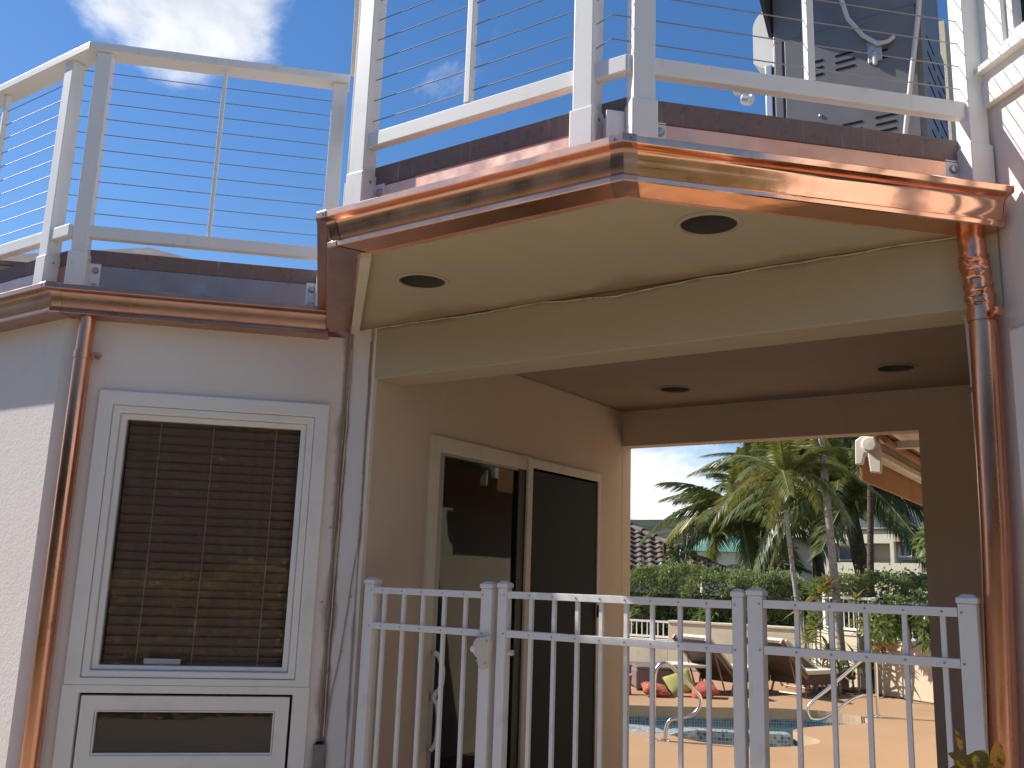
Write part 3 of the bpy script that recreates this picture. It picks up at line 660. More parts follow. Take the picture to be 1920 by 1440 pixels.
rp = [AC(2.068, -2.648)+(2.70,), AC(2.072, -2.644)+(2.60,), AC(2.084, -2.640)+(2.46,), AC(2.088, -2.640)+(2.36,), AC(2.088, -2.652)+(1.70,), AC(2.088, -2.690)+(.99,), AC(2.088, -2.70)+(0.,)]
rdown = downspout(rp, .0425, 'thick copper downspout beside the passage with a crumpled wrinkled top', [(2.405, R(-45)), (.5, R(-45))], 1, copper_pipe)
# crumpled elbow sleeve near its top: pleated tube
mb = MB(); n = 30; vs = []; ring = 46
off = Vector((rp[-1][0], rp[-1][1], 0))
rng = random.Random(5); ph = [rng.uniform(0, 6.28) for _ in range(6)]
for k in range(ring):
    z = 2.665-(2.665-2.435)*k/(ring-1)
    for i in range(len(rp)-1):
        if rp[i][2] >= z >= rp[i+1][2]: q = Vector(rp[i]).lerp(Vector(rp[i+1]), (rp[i][2]-z)/(rp[i][2]-rp[i+1][2]))
    q = q-off
    for j in range(n):
        a = 2*math.pi*j/n
        cr_ = 0
        for zc, amp, wv in ((2.60, .006, .3), (2.575, .007, .8), (2.548, .007, 2.0), (2.50, .006, 1.2), (2.475, .006, 3.0), (2.455, .005, .5)):
            zz = zc+.012*math.sin(2*a+wv)+.006*math.sin(5*a+2*wv); cr_ += amp*math.exp(-((z-zz)/.006)**2)
        rad = .0455+.0035*math.sin(3*a+z*60)*.3-.003+cr_*.9
        vs.append((q.x+rad*math.cos(a), q.y+rad*math.sin(a), z))
mb.add(vs, [(k*n+j, k*n+(j+1) % n, (k+1)*n+(j+1) % n, (k+1)*n+j) for k in range(ring-1) for j in range(n)])
mb.build('crumpled_elbow', copper_pipe, rdown, smooth=50)

# ================================================================== RAILINGS
def railing(name, label, loc, rz, posts, rails, panels, zb, extra=None):
    """local frame: x along, front face of posts at y=0, going back +y. posts: list of (x0,kind); rails (x0,x1); panels (x0,x1,[balusters])"""
    g = thing(name, label, 'railing', loc, rz)
    return g
POST, DEP, COV = .074, .072, .088
def post_part(g, T, x0, zb, ztop, flange=1, m=white):
    mb = MB(); mb.box(x0, x0+POST, 0, DEP, zb+.02, ztop, T); p = mb.build('post', m, g, bevel=.004)
    d = (COV-POST)/2
    mb = MB(); mb.box(x0-d, x0+POST+d, -d, DEP+.001, zb, zb+.175, T); mb.build('post_sleeve', m, p, bevel=.005)
    for sgn in ((-1, 1) if flange == 2 else (flange,)):
        xa = x0+POST+d if sgn > 0 else x0-d-.05
        mb = MB(); mb.box(xa, xa+.05, DEP-.012, DEP-.002, zb-.01, zb+.135, T); mb.build('mounting_flange', m, p, bevel=.003)
        for zz in (zb+.10, zb+.02):
            mb = MB(); mb.lathe([(.001, .010), (.012, .009), (.016, .004), (.017, 0)], 14, T @ Matrix.Translation((xa+.028, DEP-.012, zz)) @ Matrix.Rotation(R(90), 4, 'X')); mb.build('bolt', bolt_m, p, smooth=40)
    mb = MB(); mb.lathe([(.001, .003), (.006, .002), (.007, 0)], 8, T @ Matrix.Translation((x0+POST+d, .035, zb+.14)) @ Matrix.Rotation(R(90), 4, 'Y')); mb.build('screw', bolt_m, p)
    return p
def bar(g, T, name, x0, x1, y0, y1, z0, z1, m=white, bevel=.004):
    mb = MB(); mb.box(x0, x1, y0, y1, z0, z1, T); return mb.build(name, m, g, bevel=bevel)
def cables(g, T, x0, x1, y, z0, dz, n):
    for k in range(n):
        mb = MB(); sag = .002
        mb.tube([T @ Vector((x0, y, z0+k*dz)), T @ Vector(((x0+x1)/2, y, z0+k*dz-sag)), T @ Vector((x1, y, z0+k*dz))], .0021, 6); mb.build('cable', cable_m, g)
        for x, e in ((x0, .012), (x1, -.012)):
            pass
# --- left wing railing: X section then A section
gL = thing('cable_railing', 'white cable railing with a bent corner on the left roof deck', 'railing', (-4.2, 2.4, 0))
def TL(Tm): return Matrix.Translation((4.2, -2.4, 0)) @ Tm
T1 = TL(Matrix.Translation((0, 2.333, 0))); T2 = TL(T_A @ Matrix.Translation((0, -CW-.068, 0)))
zb = 2.80; zt = 4.018
post_part(gL, T1, -4.405, zb, zt, -1); post_part(gL, T2, -1.278, zb, zt, 1); post_part(gL, T2, -.115, zb, zt, -1); post_part(gL, T1, -6.15, zb, zt, 1)
bar(gL, T1, 'baluster', -5.02, -4.995, .015, .045, 3.111, zt); bar(gL, T2, 'baluster', -.668, -.648, .015, .04, 3.111, zt)
# rails: bottom rail wraps the corner; top cap wraps
def wrap_rail(g, Tm, path, d0, d1, z0, z1, name, m=white):
    A = offset_path(path, d0); B_ = offset_path(path, d1)
    for i in range(len(path)-1):
        mb = MB(); vs = [Tm @ Vector((p.x, p.y, z)) for z in (z0, z1) for p in (A[i], A[i+1], B_[i+1], B_[i])]
        mb.add(vs, [(0, 3, 2, 1), (4, 5, 6, 7), (0, 1, 5, 4), (1, 2, 6, 5), (2, 3, 7, 6), (3, 0, 4, 7)]); mb.build(name, m, g, bevel=.004)
wl = [(-6.15, 2.404), (-4.204, 2.404), AC(-.03, CW)]
Tz = TL(Matrix.Identity(4))
wrap_rail(gL, Tz, wl, .018, .064, 3.050, 3.110, 'bottom_rail'); wrap_rail(gL, Tz, wl, -.022, .090, 4.019, 4.062, 'top_rail')
cables(gL, T1, -6.1, -4.40, .036, 3.180, .083, 10); cables(gL, T2, -1.33, -.05, .036, 3.180, .083, 10)
# --- balcony railing
gB = thing('cable_railing', 'white cable railing around the balcony above the copper gutter', 'railing', (-1.3, 2.5, 0))
def TBm(Tm): return Matrix.Translation((1.3, -2.5, 0)) @ Tm
F = TBm(Matrix.Translation((0, 2.430, 0))); FR = TBm(T_A @ Matrix.Translation((0, -CB-.068, 0))); FL = TBm(T_B @ Matrix.Translation((0, .06-.068, 0)))
zb, zt = 2.83, 4.03
post_part(gB, F, -2.432, zb, zt, 1); post_part(gB, F, -1.443, zb, zt, 1)
post_part(gB, FR, .862, zb, zt, 1); post_part(gB, FR, 2.060, zb, zt, -1)
post_part(gB, FL, -3.60, zb, zt, -1); post_part(gB, FL, -4.52, zb, zt, 1)
bar(gB, F, 'baluster', -1.905, -1.878, .015, .045, 3.165, zt); bar(gB, FR, 'baluster', 1.475, 1.503, .015, .045, 3.165, zt)
bl = [AC(.06, CW+.12), p1, p2, AC(2.066, CB)]
TzB = TBm(Matrix.Identity(4))
wrap_rail(gB, TzB, bl, .016, .054, 3.104, 3.164, 'bottom_rail'); wrap_rail(gB, TzB, bl, -.022, .090, 4.032, 4.108, 'top_rail')
for Tm_, xa, xb in ((F, -1.443+POST+.008, -1.262, ), (FR, .792, .853)):
    mb = MB(); mb.box(xa, xb, DEP-.014, DEP-.003, 2.80, 2.985, Tm_); mb.build('corner_plate', white, gB, bevel=.002)
cables(gB, F, -2.40, -1.40, .036, 3.222, .0875, 9); cables(gB, FR, .80, 2.09, .036, 3.222, .0875, 9); cables(gB, FL, -4.5, -3.5, .036, 3.222, .0875, 9)
for k in range(9):
    a = F @ Vector((-1.40, .036, 3.222+.0875*k)); b_ = FR @ Vector((.80, .036, 3.222+.0875*k)); mb = MB(); mb.tube([a, b_], .0017, 6); mb.build('cable', cable_m, gB)

# ================================================================== GRILL on the deck
gr = thing('barbecue_grill', 'large grey barbecue grill seen from behind on the balcony deck', 'grill', (-1.28, 4.0, 3.0))
mb = MB(); mb.box(.0, .66, 0, .55, .05, 1.02); body = mb.build('cabinet', grillg, gr, bevel=.006)
mb = MB(); mb.box(.012, .05, -.012, -.0005, .06, 1.02); mb.build('corner_post', grillg, gr, bevel=.003)
mb = MB(); mb.box(.061, .63, -.010, -.0005, .06, 1.02); mb.build('back_panel', grillg, gr, bevel=.002)
mb = MB(); mb.box(-.035, -.002, -.01, .50, .05, .92); mb.build('side_panel', grillh, gr, bevel=.004)
for gx in (.17, .31, .45):
    for k in range(3):
        mb = MB(); T = Matrix.Translation((gx, -.011, .455+k*.034)); mb.box(0, .085, -.0015, .0005, 0, .009, T); mb.build('dark_vent_strip', dark, gr)  # dark strips on the surface in place of recessed, shaded slots
    for k in range(3):
        mb = MB(); T = Matrix.Translation((gx-.02, -.011, .80+k*.034)); mb.box(0, .085, -.0015, .0005, 0, .009, T); mb.build('dark_vent_strip', dark, gr)
for k in range(9):
    for q in range(2):
        mb = MB(); mb.box(.6602, .6615, .08+q*.24, .26+q*.24, .30+k*.075, .31+k*.075); mb.build('dark_vent_strip', dark, gr)
for zz in (.60, .545):
    mb = MB(); mb.lathe([(.001, .008), (.007, .006), (.009, 0)], 12, Matrix.Translation((.215, -.010, zz)) @ Matrix.Rotation(R(90), 4, 'X')); mb.build('bolt', bolt_m, gr, smooth=40)
# tall hood: back flush with the cabinet, side plate flaring out at the left
mb = MB(); mb.box(.004, .655, -.004, .50, 1.021, 1.62); mb.build('hood', grillg, gr, bevel=.006)
mb = MB(); sp2 = [(.0, 1.075), (-.27, 1.36), (-.27, 1.66), (.45, 1.66), (.45, 1.075)]
mb.add([(x, y, z) for x in (-.018, .001) for y, z in sp2], [(0, 1, 2, 3, 4), (5, 6, 7, 8, 9)]+[(k, (k+1) % 5, (k+1) % 5+5, k+5) for k in range(5)]); mb.build('hood_side', grilld, gr, bevel=.003)
pf = [(.0, .93), (.0, 1.24)]+[(-.01-.09*math.sin(R(k*15)), 1.15+.09*math.cos(R(k*15))) for k in range(7)]+[(-.10, .97), (-.06, .935)]
mb = MB(); vs = [(x, y, z) for y in (.02, .30) for x, z in pf]; nn_ = len(pf)
mb.add(vs, [tuple(range(nn_)), tuple(range(nn_, 2*nn_))]+[(k, (k+1) % nn_, (k+1) % nn_+nn_, k+nn_) for k in range(nn_)]); mb.build('hood_end', wvinyl, gr, smooth=40)
for x, z, rd, ln in ((-.155, .865, .034, .05), (-.12, .80, .030, .05), (-.055, .60, .020, .04)):
    mb = MB(); mb.lathe([(.001, 0), (rd*.8, 0), (rd, .008), (rd, ln-.008), (rd*.8, ln), (.001, ln)], 18, Matrix.Translation((x, .05, z)) @ Matrix.Rotation(R(-70), 4, 'Y')); mb.build('knob', grillh, gr, smooth=35)
mb = MB(); mb.tube([(.33, -.06, 1.16), (.36, -.05, 1.02), (.42, -.04, .92), (.48, -.03, .865), (.525, -.03, .865), (.545, -.02, .885)], .010, 10); mb.build('gas_hose', hose_m, gr, smooth=60)
mb = MB(); mb.box(.432, .492, -.020, -.0105, .79, .89); mb.build('bracket_plate', bolt_m, gr, bevel=.003)
mb = MB(); mb.tube([(.462, -.022, .83), (.463, -.024, .775)], .010, 10); mb.build('bracket_pin', hose_m, gr, smooth=60)
mb = MB(); mb.tube([(.675, -.06, 1.12), (.655, -.05, .95), (.62, -.05, .72), (.575, -.045, .42), (.565, -.045, .30)], .011, 8); mb.build('drain_tube', hose_m, gr, smooth=60)

# ================================================================== POOL FENCE: left panel, gate, right panel
FY = 3.28; FK = 3.28/3.44
scr_me = None
def fence(name, label, cat, posts, x0, x1, pickets, zsh):
    """posts: list of (xa, xb); rails from x0 to x1; zsh: z shift"""
    posts = [(a*FK, b_*FK) for a, b_ in posts]; x0 *= FK; x1 *= FK; pickets = [p*FK for p in pickets]; zsh = zsh*FK+.002
    g = thing(name, label, cat, (posts[0][0], FY, 0)); ox = posts[0][0]
    for xa, xb in posts:
        wd = xb-xa
        mb = MB(); mb.box(xa-ox, xb-ox, 0, wd, -.05, 1.462+zsh); p = mb.build('post', white, g, bevel=.003)
        mb = MB(); e = .004; z0 = 1.463+zsh
        X0, X1 = xa-ox-e, xb-ox+e; cx, cyy = (X0+X1)/2, wd/2
        vs = [(X0, -e, z0), (X1, -e, z0), (X1, wd+e, z0), (X0, wd+e, z0), (X0, -e, z0+.016), (X1, -e, z0+.016), (X1, wd+e, z0+.016), (X0, wd+e, z0+.016)]
        k = .45; vs += [(cx-(cx-X0)*k, cyy-wd/2*k, z0+.028), (cx+(cx-X0)*k, cyy-wd/2*k, z0+.028), (cx+(cx-X0)*k, cyy+wd/2*k, z0+.028), (cx-(cx-X0)*k, cyy+wd/2*k, z0+.028)]
        mb.add(vs, [(0, 3, 2, 1), (0, 1, 5, 4), (1, 2, 6, 5), (2, 3, 7, 6), (3, 0, 4, 7), (4, 5, 9, 8), (5, 6, 10, 9), (6, 7, 11, 10), (7, 4, 8, 11), (8, 9, 10, 11)]); mb.build('post_cap', white, p, bevel=.002)
    pk = None
    for x in pickets:
        if pk is None:
            mb = MB(); mb.box(-.008, .008, .016, .032, .06, 1.44+zsh); pk = mb.build('picket', white, g, bevel=.0015); pk.location.x = x-ox
        else:
            c = pk.copy(); COL.objects.link(c); c.location.x = x-ox
    for z in (1.435, 1.280, .12):
        z += zsh
        mb = MB(); mb.box(x0-ox, x1-ox, .004, .012, z-.014, z+.014); mb.box(x0-ox, x1-ox, .012, .040, z+.010, z+.014); mb.box(x0-ox, x1-ox, .038, .042, z-.014, z+.010)
        rl = mb.build('rail', white, g, bevel=.0015)
        if z < .5: continue
        for x in list(pickets)+[x0-.012, x1+.012]:
            global scr_me
            if scr_me is None:
                b2 = MB(); b2.lathe([(.0005, .003), (.003, .0024), (.0042, 0)], 8, Matrix.Rotation(R(90), 4, 'X')); so = b2.build('screw', bolt_m, rl); scr_me = so.data
            else: so = link('screw', scr_me, rl)
            so.location = (x-ox, .0038 if x0 <= x <= x1 else -.0005, z)
    return g
PK1 = [-3.026, -2.908, -2.793, -2.670, -2.550]; PK2 = [-2.203, -2.090, -1.978, -1.867, -1.7545, -1.641, -1.524, -1.410]; PK3 = [-1.073, -.951, -.833, -.708, -.588]
f1 = fence('fence_panel', 'short white metal fence panel between the house wall and the gate latch', 'fence', [(-3.137, -3.081), (-2.453, -2.398)], -3.080, -2.455, PK1, 0)
gt = fence('pool_gate', 'wide white metal pool gate in the middle of the passage fence', 'gate', [(-2.363, -2.318), (-1.308, -1.266)], -2.316, -1.310, PK2, .005)
f3 = fence('fence_panel', 'white metal fence panel in front of the right pier beside the downspout', 'fence', [(-1.249, -1.193), (-.538, -.481)], -1.191, -.540, PK3, .012)
# latch body on the left panel's post
ox = -3.137*FK
mb = MB(); T = Matrix.Translation((-2.43*FK-ox, -.012, 1.214))
prof = [(-.035, .03), (-.018, .052), (.018, .056), (.042, .066), (.048, .04), (.044, -.02), (.034, -.062), (.012, -.074), (-.006, -.060), (-.012, -.03), (-.034, -.012)]
mb.add([T @ Vector((x, y, z)) for y in (-.016, .0115) for x, z in prof], [tuple(range(11)), tuple(range(11, 22))]+[(k, (k+1) % 11, (k+1) % 11+11, k+11) for k in range(11)])
la = mb.build('latch_housing', latch_m, f1, bevel=.006, seg=3)
mb = MB(); mb.lathe([(.001, .024), (.012, .022), (.015, .012), (.015, 0)], 14, Matrix.Translation((-2.462*FK-ox, -.012, 1.219)) @ Matrix.Rotation(R(90), 4, 'X')); mb.build('latch_knob', white, la, smooth=40)
for x, z in ((-2.392*FK, 1.255), (-2.398*FK, 1.168), (-2.440*FK, 1.174)):
    mb = MB(); mb.lathe([(.001, .003), (.005, .002), (.006, 0)], 8, Matrix.Translation((x-ox, -.028, z)) @ Matrix.Rotation(R(90), 4, 'X')); mb.build('screw', bolt_m, la)
mb = MB(); mb.tube([(.045, .022, 1.212), (.068, .022, 1.212)], .012, 12); mb.build('latch_striker', latch_m, gt, smooth=40)

# ================================================================== WIRES, CONDUIT
def wire(pts, r, label, m, clips=(), wob=.004, seed=1, name='wire'):
    rg = random.Random(seed); P = [Vector(p) for p in pts]; out = []
    for i in range(len(P)-1):
        n_ = max(2, int((P[i+1]-P[i]).length/.07))
        for k in range(n_):
            q = P[i].lerp(P[i+1], k/n_); out.append(q+Vector((rg.uniform(-1, 1), rg.uniform(-1, 1)*.3, rg.uniform(-1, 1)*.6))*wob)
    out.append(P[-1])
    g = thing(name, label, 'cable', P[-1]); o_ = P[-1]
    mb = MB(); mb.tube([q-o_ for q in out], r, 7); mb.build('strand', m, g, smooth=60)
    for c in clips:
        mb = MB(); mb.lathe([(.001, .006), (.004, .005), (.0055, 0)], 8, Matrix.Translation(Vector(c)-o_) @ Matrix.Rotation(R(90), 4, 'X')); mb.build('nail_clip', nail_m, g)
    return g
def WA(a, z, o=.006): x, y = AC(a, CW+o); return (x, y, z)
wire([WA(.085, 2.64), WA(.078, 2.49), WA(.066, 2.30), WA(.058, 1.95), WA(.050, 1.54), WA(.047, 1.2), WA(.046, .96), WA(.050, .76)], .0034, 'brown stained wire in the inner wall corner, the left strand of two', wire_m, [WA(.05, 2.2, .008), WA(.035, 1.72, .008), WA(.02, 1.37, .008)], .004, 3)
wire([(-3.232, 3.343, 2.6), (-3.236, 3.343, 2.3), (-3.241, 3.343, 1.95), (-3.243, 3.343, 1.5), (-3.25, 3.343, 1.2), (-3.245, 3.343, .96), (-3.245, 3.343, .77)], .0034, 'pale wire in the inner wall corner, the right strand of two', wire_s, [(-3.225, 3.340, 1.98), (-3.222, 3.340, 1.35), (-3.238, 3.340, 1.05)], .003, 4)
wire([(-3.112, 3.343, 2.63), (-3.108, 3.343, 2.42), (-3.108, 3.343, 1.95), (-3.105, 3.343, 1.67), (-3.138, 3.343, 1.41), (-3.172, 3.343, 1.15), (-3.215, 3.343, .96), (-3.235, 3.343, .77)], .0030, 'thin wire along the pilaster edge bending into the conduit box', wire_m, [(-3.104, 3.340, 1.98), (-3.105, 3.340, 1.66), (-3.128, 3.340, 1.40), (-3.165, 3.340, 1.15)], .003, 5)
wire([(-3.08, 3.3465, 2.6965), (-2.8, 3.346, 2.695), (-2.5, 3.346, 2.690), (-2.1, 3.346, 2.695), (-1.75, 3.346, 2.672), (-1.4, 3.346, 2.690), (-.9, 3.346, 2.696), (-.45, 3.346, 2.696)], .0036, 'stained wavy wire along the joint of soffit and beam', wire_s, [(-2.78, 3.338, 2.684), (-1.86, 3.336, 2.672), (-.98, 3.337, 2.682)], .005, 6)
wire([(-3.074, 4.3, 2.714), (-3.074, 4.8, 2.708), (-3.074, 5.4, 2.712), (-3.074, 5.95, 2.712)], .0035, 'thin wire along the joint of passage wall and ceiling', wire_s, [], .003, 8)
bx = thing('conduit_box', 'grey green conduit stub where the wires enter at the wall foot', 'conduit', (*AC(.055, CW+.02), 0), R(45))
mb = MB(); mb.box(-.028, .026, -.014, .014, .0, .735); mb.build('channel', jbox, bx, bevel=.004)
mb = MB(); mb.box(-.018, .016, -.010, .010, .736, .745); mb.build('opening', dark, bx)
cx_ = [AC(2.118, -2.752)+(2.49,), AC(2.118, -2.742)+(2.27,), AC(2.118, -2.738)+(1.87,), AC(2.118, -2.757)+(1.2,), AC(2.118, -2.76)+(.0,)]
cd = thing('conduit_pipe', 'thin white plastic conduit pipe behind the thick copper downspout', 'conduit', cx_[-1])
mb = MB(); mb.tube([Vector(p)-Vector(cx_[-1]) for p in cx_], .0135, 12); mb.build('pipe', pvc, cd, smooth=60)
mb = MB(); p_ = Vector(cx_[0])-Vector(cx_[-1]); mb.tube([p_+Vector((0, 0, .03)), p_+Vector((0, 0, -.06))], .019, 14); mb.build('coupling', pvc, cd, smooth=40)
for z in (2.18, 1.40):
    mb = MB(); mb.tube([(.008, -.008, z+.008), (.008, -.008, z-.008)], .0175, 12); mb.build('clamp', pvc_d, cd)

# ================================================================== AWNING
aw = thing('retractable_awning', 'rolled retractable awning with orange brown valance beyond the passage', 'awning', (-1.577, 6.6, 2.142)); aw.scale = (.917, 1.0, .917)
mb = MB(); mb.box(-.015, .005, 0, 4.8, .11, .37); v_ = mb.build('valance', awn_m, aw)
mb = MB(); mb.box(.0, .10, .0, 4.8, .36, .42); mb.box(.02, .12, .0, 4.8, .29, .345); mb.build('front_bar', mat('awning_metal', (.70, .67, .60), .4, noise=[(6, (.58, .54, .47), .4, .7)]), aw, bevel=.01)
mb = MB(); mb.tube([(.16, .02, .405), (.16, 4.8, .405)], .03, 16); mb.build('fabric_roll', awn_m, aw, smooth=40)
mb = MB(); prof = [(-.02, .22), (.03, .22), (.05, .30), (.07, .30), (.085, .16), (.16, .15), (.165, .26), (.155, .36), (.12, .42), (.03, .43), (-.015, .40)]
mb.add([(x-.01, y, z) for y in (-.05, -.002) for x, z in prof], [tuple(range(11)), tuple(range(11, 22))]+[(k, (k+1) % 11, (k+1) % 11+11, k+11) for k in range(11)]); e_ = mb.build('end_cap', wvinyl, aw, bevel=.008)
mb = MB(); mb.lathe([(.001, .03), (.045, .028), (.055, .018), (.055, 0)], 20, Matrix.Translation((.08, -.05, .365)) @ Matrix.Rotation(R(90), 4, 'X')); mb.build('hub', wvinyl, e_, smooth=40)
mb = MB(); mb.add([(.06, .02, .425), (.06, 4.8, .425), (.20, 4.8, .45), (.20, .02, .45), (.06, .02, .43), (.06, 4.8, .43), (.20, 4.8, .455), (.20, .02, .455)], [(0, 3, 2, 1), (4, 5, 6, 7), (0, 1, 5, 4), (1, 2, 6, 5), (2, 3, 7, 6), (3, 0, 4, 7)]); mb.build('fabric', awn_m, aw)
mb = MB(); mb.box(.16, .62, .3, .36, .38, .44); mb.build('arm', MATS['awning_metal'], aw, bevel=.008)

# ================================================================== POOL HANDRAILS
def handrail(pts, label, base, rad=.02, smooth_n=5):
    g = thing('pool_handrail', label, 'handrail', base); P = [Vector(p)-Vector(base) for p in pts]; out = []
    for i in range(len(P)-1):
        q0, q1, q2, q3 = P[max(i-1, 0)], P[i], P[i+1], P[min(i+2, len(P)-1)]
        for k in range(smooth_n):
            t_ = k/smooth_n; out.append(.5*((2*q1)+(-q0+q2)*t_+(2*q0-5*q1+4*q2-q3)*t_*t_+(-q0+3*q1-3*q2+q3)*t_**3))
    out.append(P[-1]); mb = MB(); mb.tube(out, rad, 12); mb.build('tube', steel, g, smooth=60)
    return g
h1 = handrail([(-4.24, 8.97, 0), (-4.235, 8.975, .3), (-4.23, 8.98, .60), (-4.20, 9.0, .70), (-4.15, 9.03, .735), (-4.09, 9.07, .71), (-3.99, 9.13, .60), (-3.90, 9.19, .50), (-3.85, 9.23, .42), (-3.86, 9.22, .32), (-3.92, 9.18, .25), (-4.0, 9.12, .225), (-4.09, 9.06, .20), (-4.13, 9.04, .12), (-4.14, 9.03, 0)], 'looped stainless pool handrail at the near edge, behind the gate', (-4.24, 8.97, 0))
h2 = handrail([(-2.97, 12.72, 0), (-2.97, 12.72, .35), (-2.972, 12.72, .66), (-3.02, 12.69, .72), (-3.13, 12.61, .65), (-3.43, 12.41, .35), (-3.62, 12.28, .17), (-3.69, 12.23, .06), (-3.66, 12.25, -.05), (-3.55, 12.33, -.05), (-3.44, 12.40, .02), (-3.25, 12.52, .18), (-3.12, 12.61, .245), (-2.98, 12.71, .25)], 'sloping stainless pool handrail at the far right steps', (-2.97, 12.72, 0), .021, 4)
for g_, xs in ((h1, ((0, 0), (.10, .06))), (h2, ((0, 0),))):
    for x, y in xs:
        mb = MB(); mb.lathe([(.02, .02), (.045, .015), (.05, 0.001)], 16, Matrix.Translation((x, y, 0))); mb.build('flange', steel, g_, smooth=40)

# ================================================================== GARDEN WALLS AND FENCES
def wall_run(name, label, pts, z0, z1, th, m, cap=True):
    g = thing(name, label, 'garden wall', (pts[0][0], pts[0][1], 0)); off = Vector(pts[0])
    A = offset_path(pts, 0); B_ = offset_path(pts, -th); A2 = offset_path(pts, .02); B2 = offset_path(pts, -th-.02)
    for (P_, Q_, a, b_, nm) in ((A, B_, z0, z1-.05, 'wall'), (A2, B2, z1-.049, z1, 'coping')):
        mb = MB()
        for i in range(len(pts)-1):
            vs = [(p.x-off.x, p.y-off.y, z) for z in (a, b_) for p in (P_[i], P_[i+1], Q_[i+1], Q_[i])]
            mb.add(vs, [(0, 3, 2, 1), (4, 5, 6, 7), (0, 1, 5, 4), (1, 2, 6, 5), (2, 3, 7, 6), (3, 0, 4, 7)])
        mb.build(nm, m, g, bevel=.01)
    return g
wall_run('garden_wall', 'long low beige retaining wall behind the loungers', [(-7.72, 16.98), (-5.0, 17.0), (-4.45, 16.2), (-3.95, 15.9)], -.1, .86, .2, wallcream)
wall_run('garden_wall', 'sunlit cream retaining wall on the right with leaf shadows', [(-3.62, 15.42), (-2.69, 14.82), (-.6, 13.4), (1.5, 12.0)], -.1, .80, .25, wallcream)
wall_run('garden_wall', 'lower beige wall stretch under the small white fence', [(-14, 16.95), (-7.721, 16.98)], -.1, .50, .2, wallcream)
def small_fence(pts, z0, z1, sp, label):
    off = Vector(pts[0]); g = thing('garden_fence', label, 'fence', (off.x, off.y, 0))
    for i in range(len(pts)-1):
        a, b_ = Vector(pts[i])-off, Vector(pts[i+1])-off; d = (b_-a); L_ = d.length; ang = math.atan2(d.y, d.x)
        T = Matrix.Translation((a.x, a.y, 0)) @ Matrix.Rotation(ang, 4, 'Z')
        for z in (z1-.02, z0+.04):
            mb = MB(); mb.box(0, L_, -.015, .015, z-.02, z+.02, T); mb.build('rail', white, g)
        mb = MB(); mb.box(-.03, .03, -.03, .03, z0, z1+.05, T); mb.build('post', white, g)
        n_ = int(L_/sp); pk = None
        for k in range(1, n_):
            if pk is None:
                mb = MB(); mb.box(-.009, .009, -.009, .009, z0+.04, z1-.02); pk = mb.build('picket', white, g); c = pk
            else: c = pk.copy(); COL.objects.link(c)
            c.location = (a.x+d.x*k/n_, a.y+d.y*k/n_, 0)
    return g
small_fence([(-3.6, 15.55), (-2.6, 14.92), (-.6, 13.55)], .80, 1.38, .11, 'white picket fence on top of the sunlit right wall')
small_fence([(-4.7, 16.75), (-3.75, 16.1)], .86, 1.42, .11, 'white picket fence section behind the palm trunk')
small_fence([(-11, 17.05), (-7.75, 17.08)], .50, .84, .11, 'low white picket fence beside the far wall on the left')
# planting bed
flat_poly([(-5.0, 16.9), (-4.8, 15.7), (-3.95, 15.0), (-3.5, 15.2), (-2.6, 14.75), (-3.6, 15.8), (-4.4, 16.9)], [], .012, 'planting_bed', mulch)

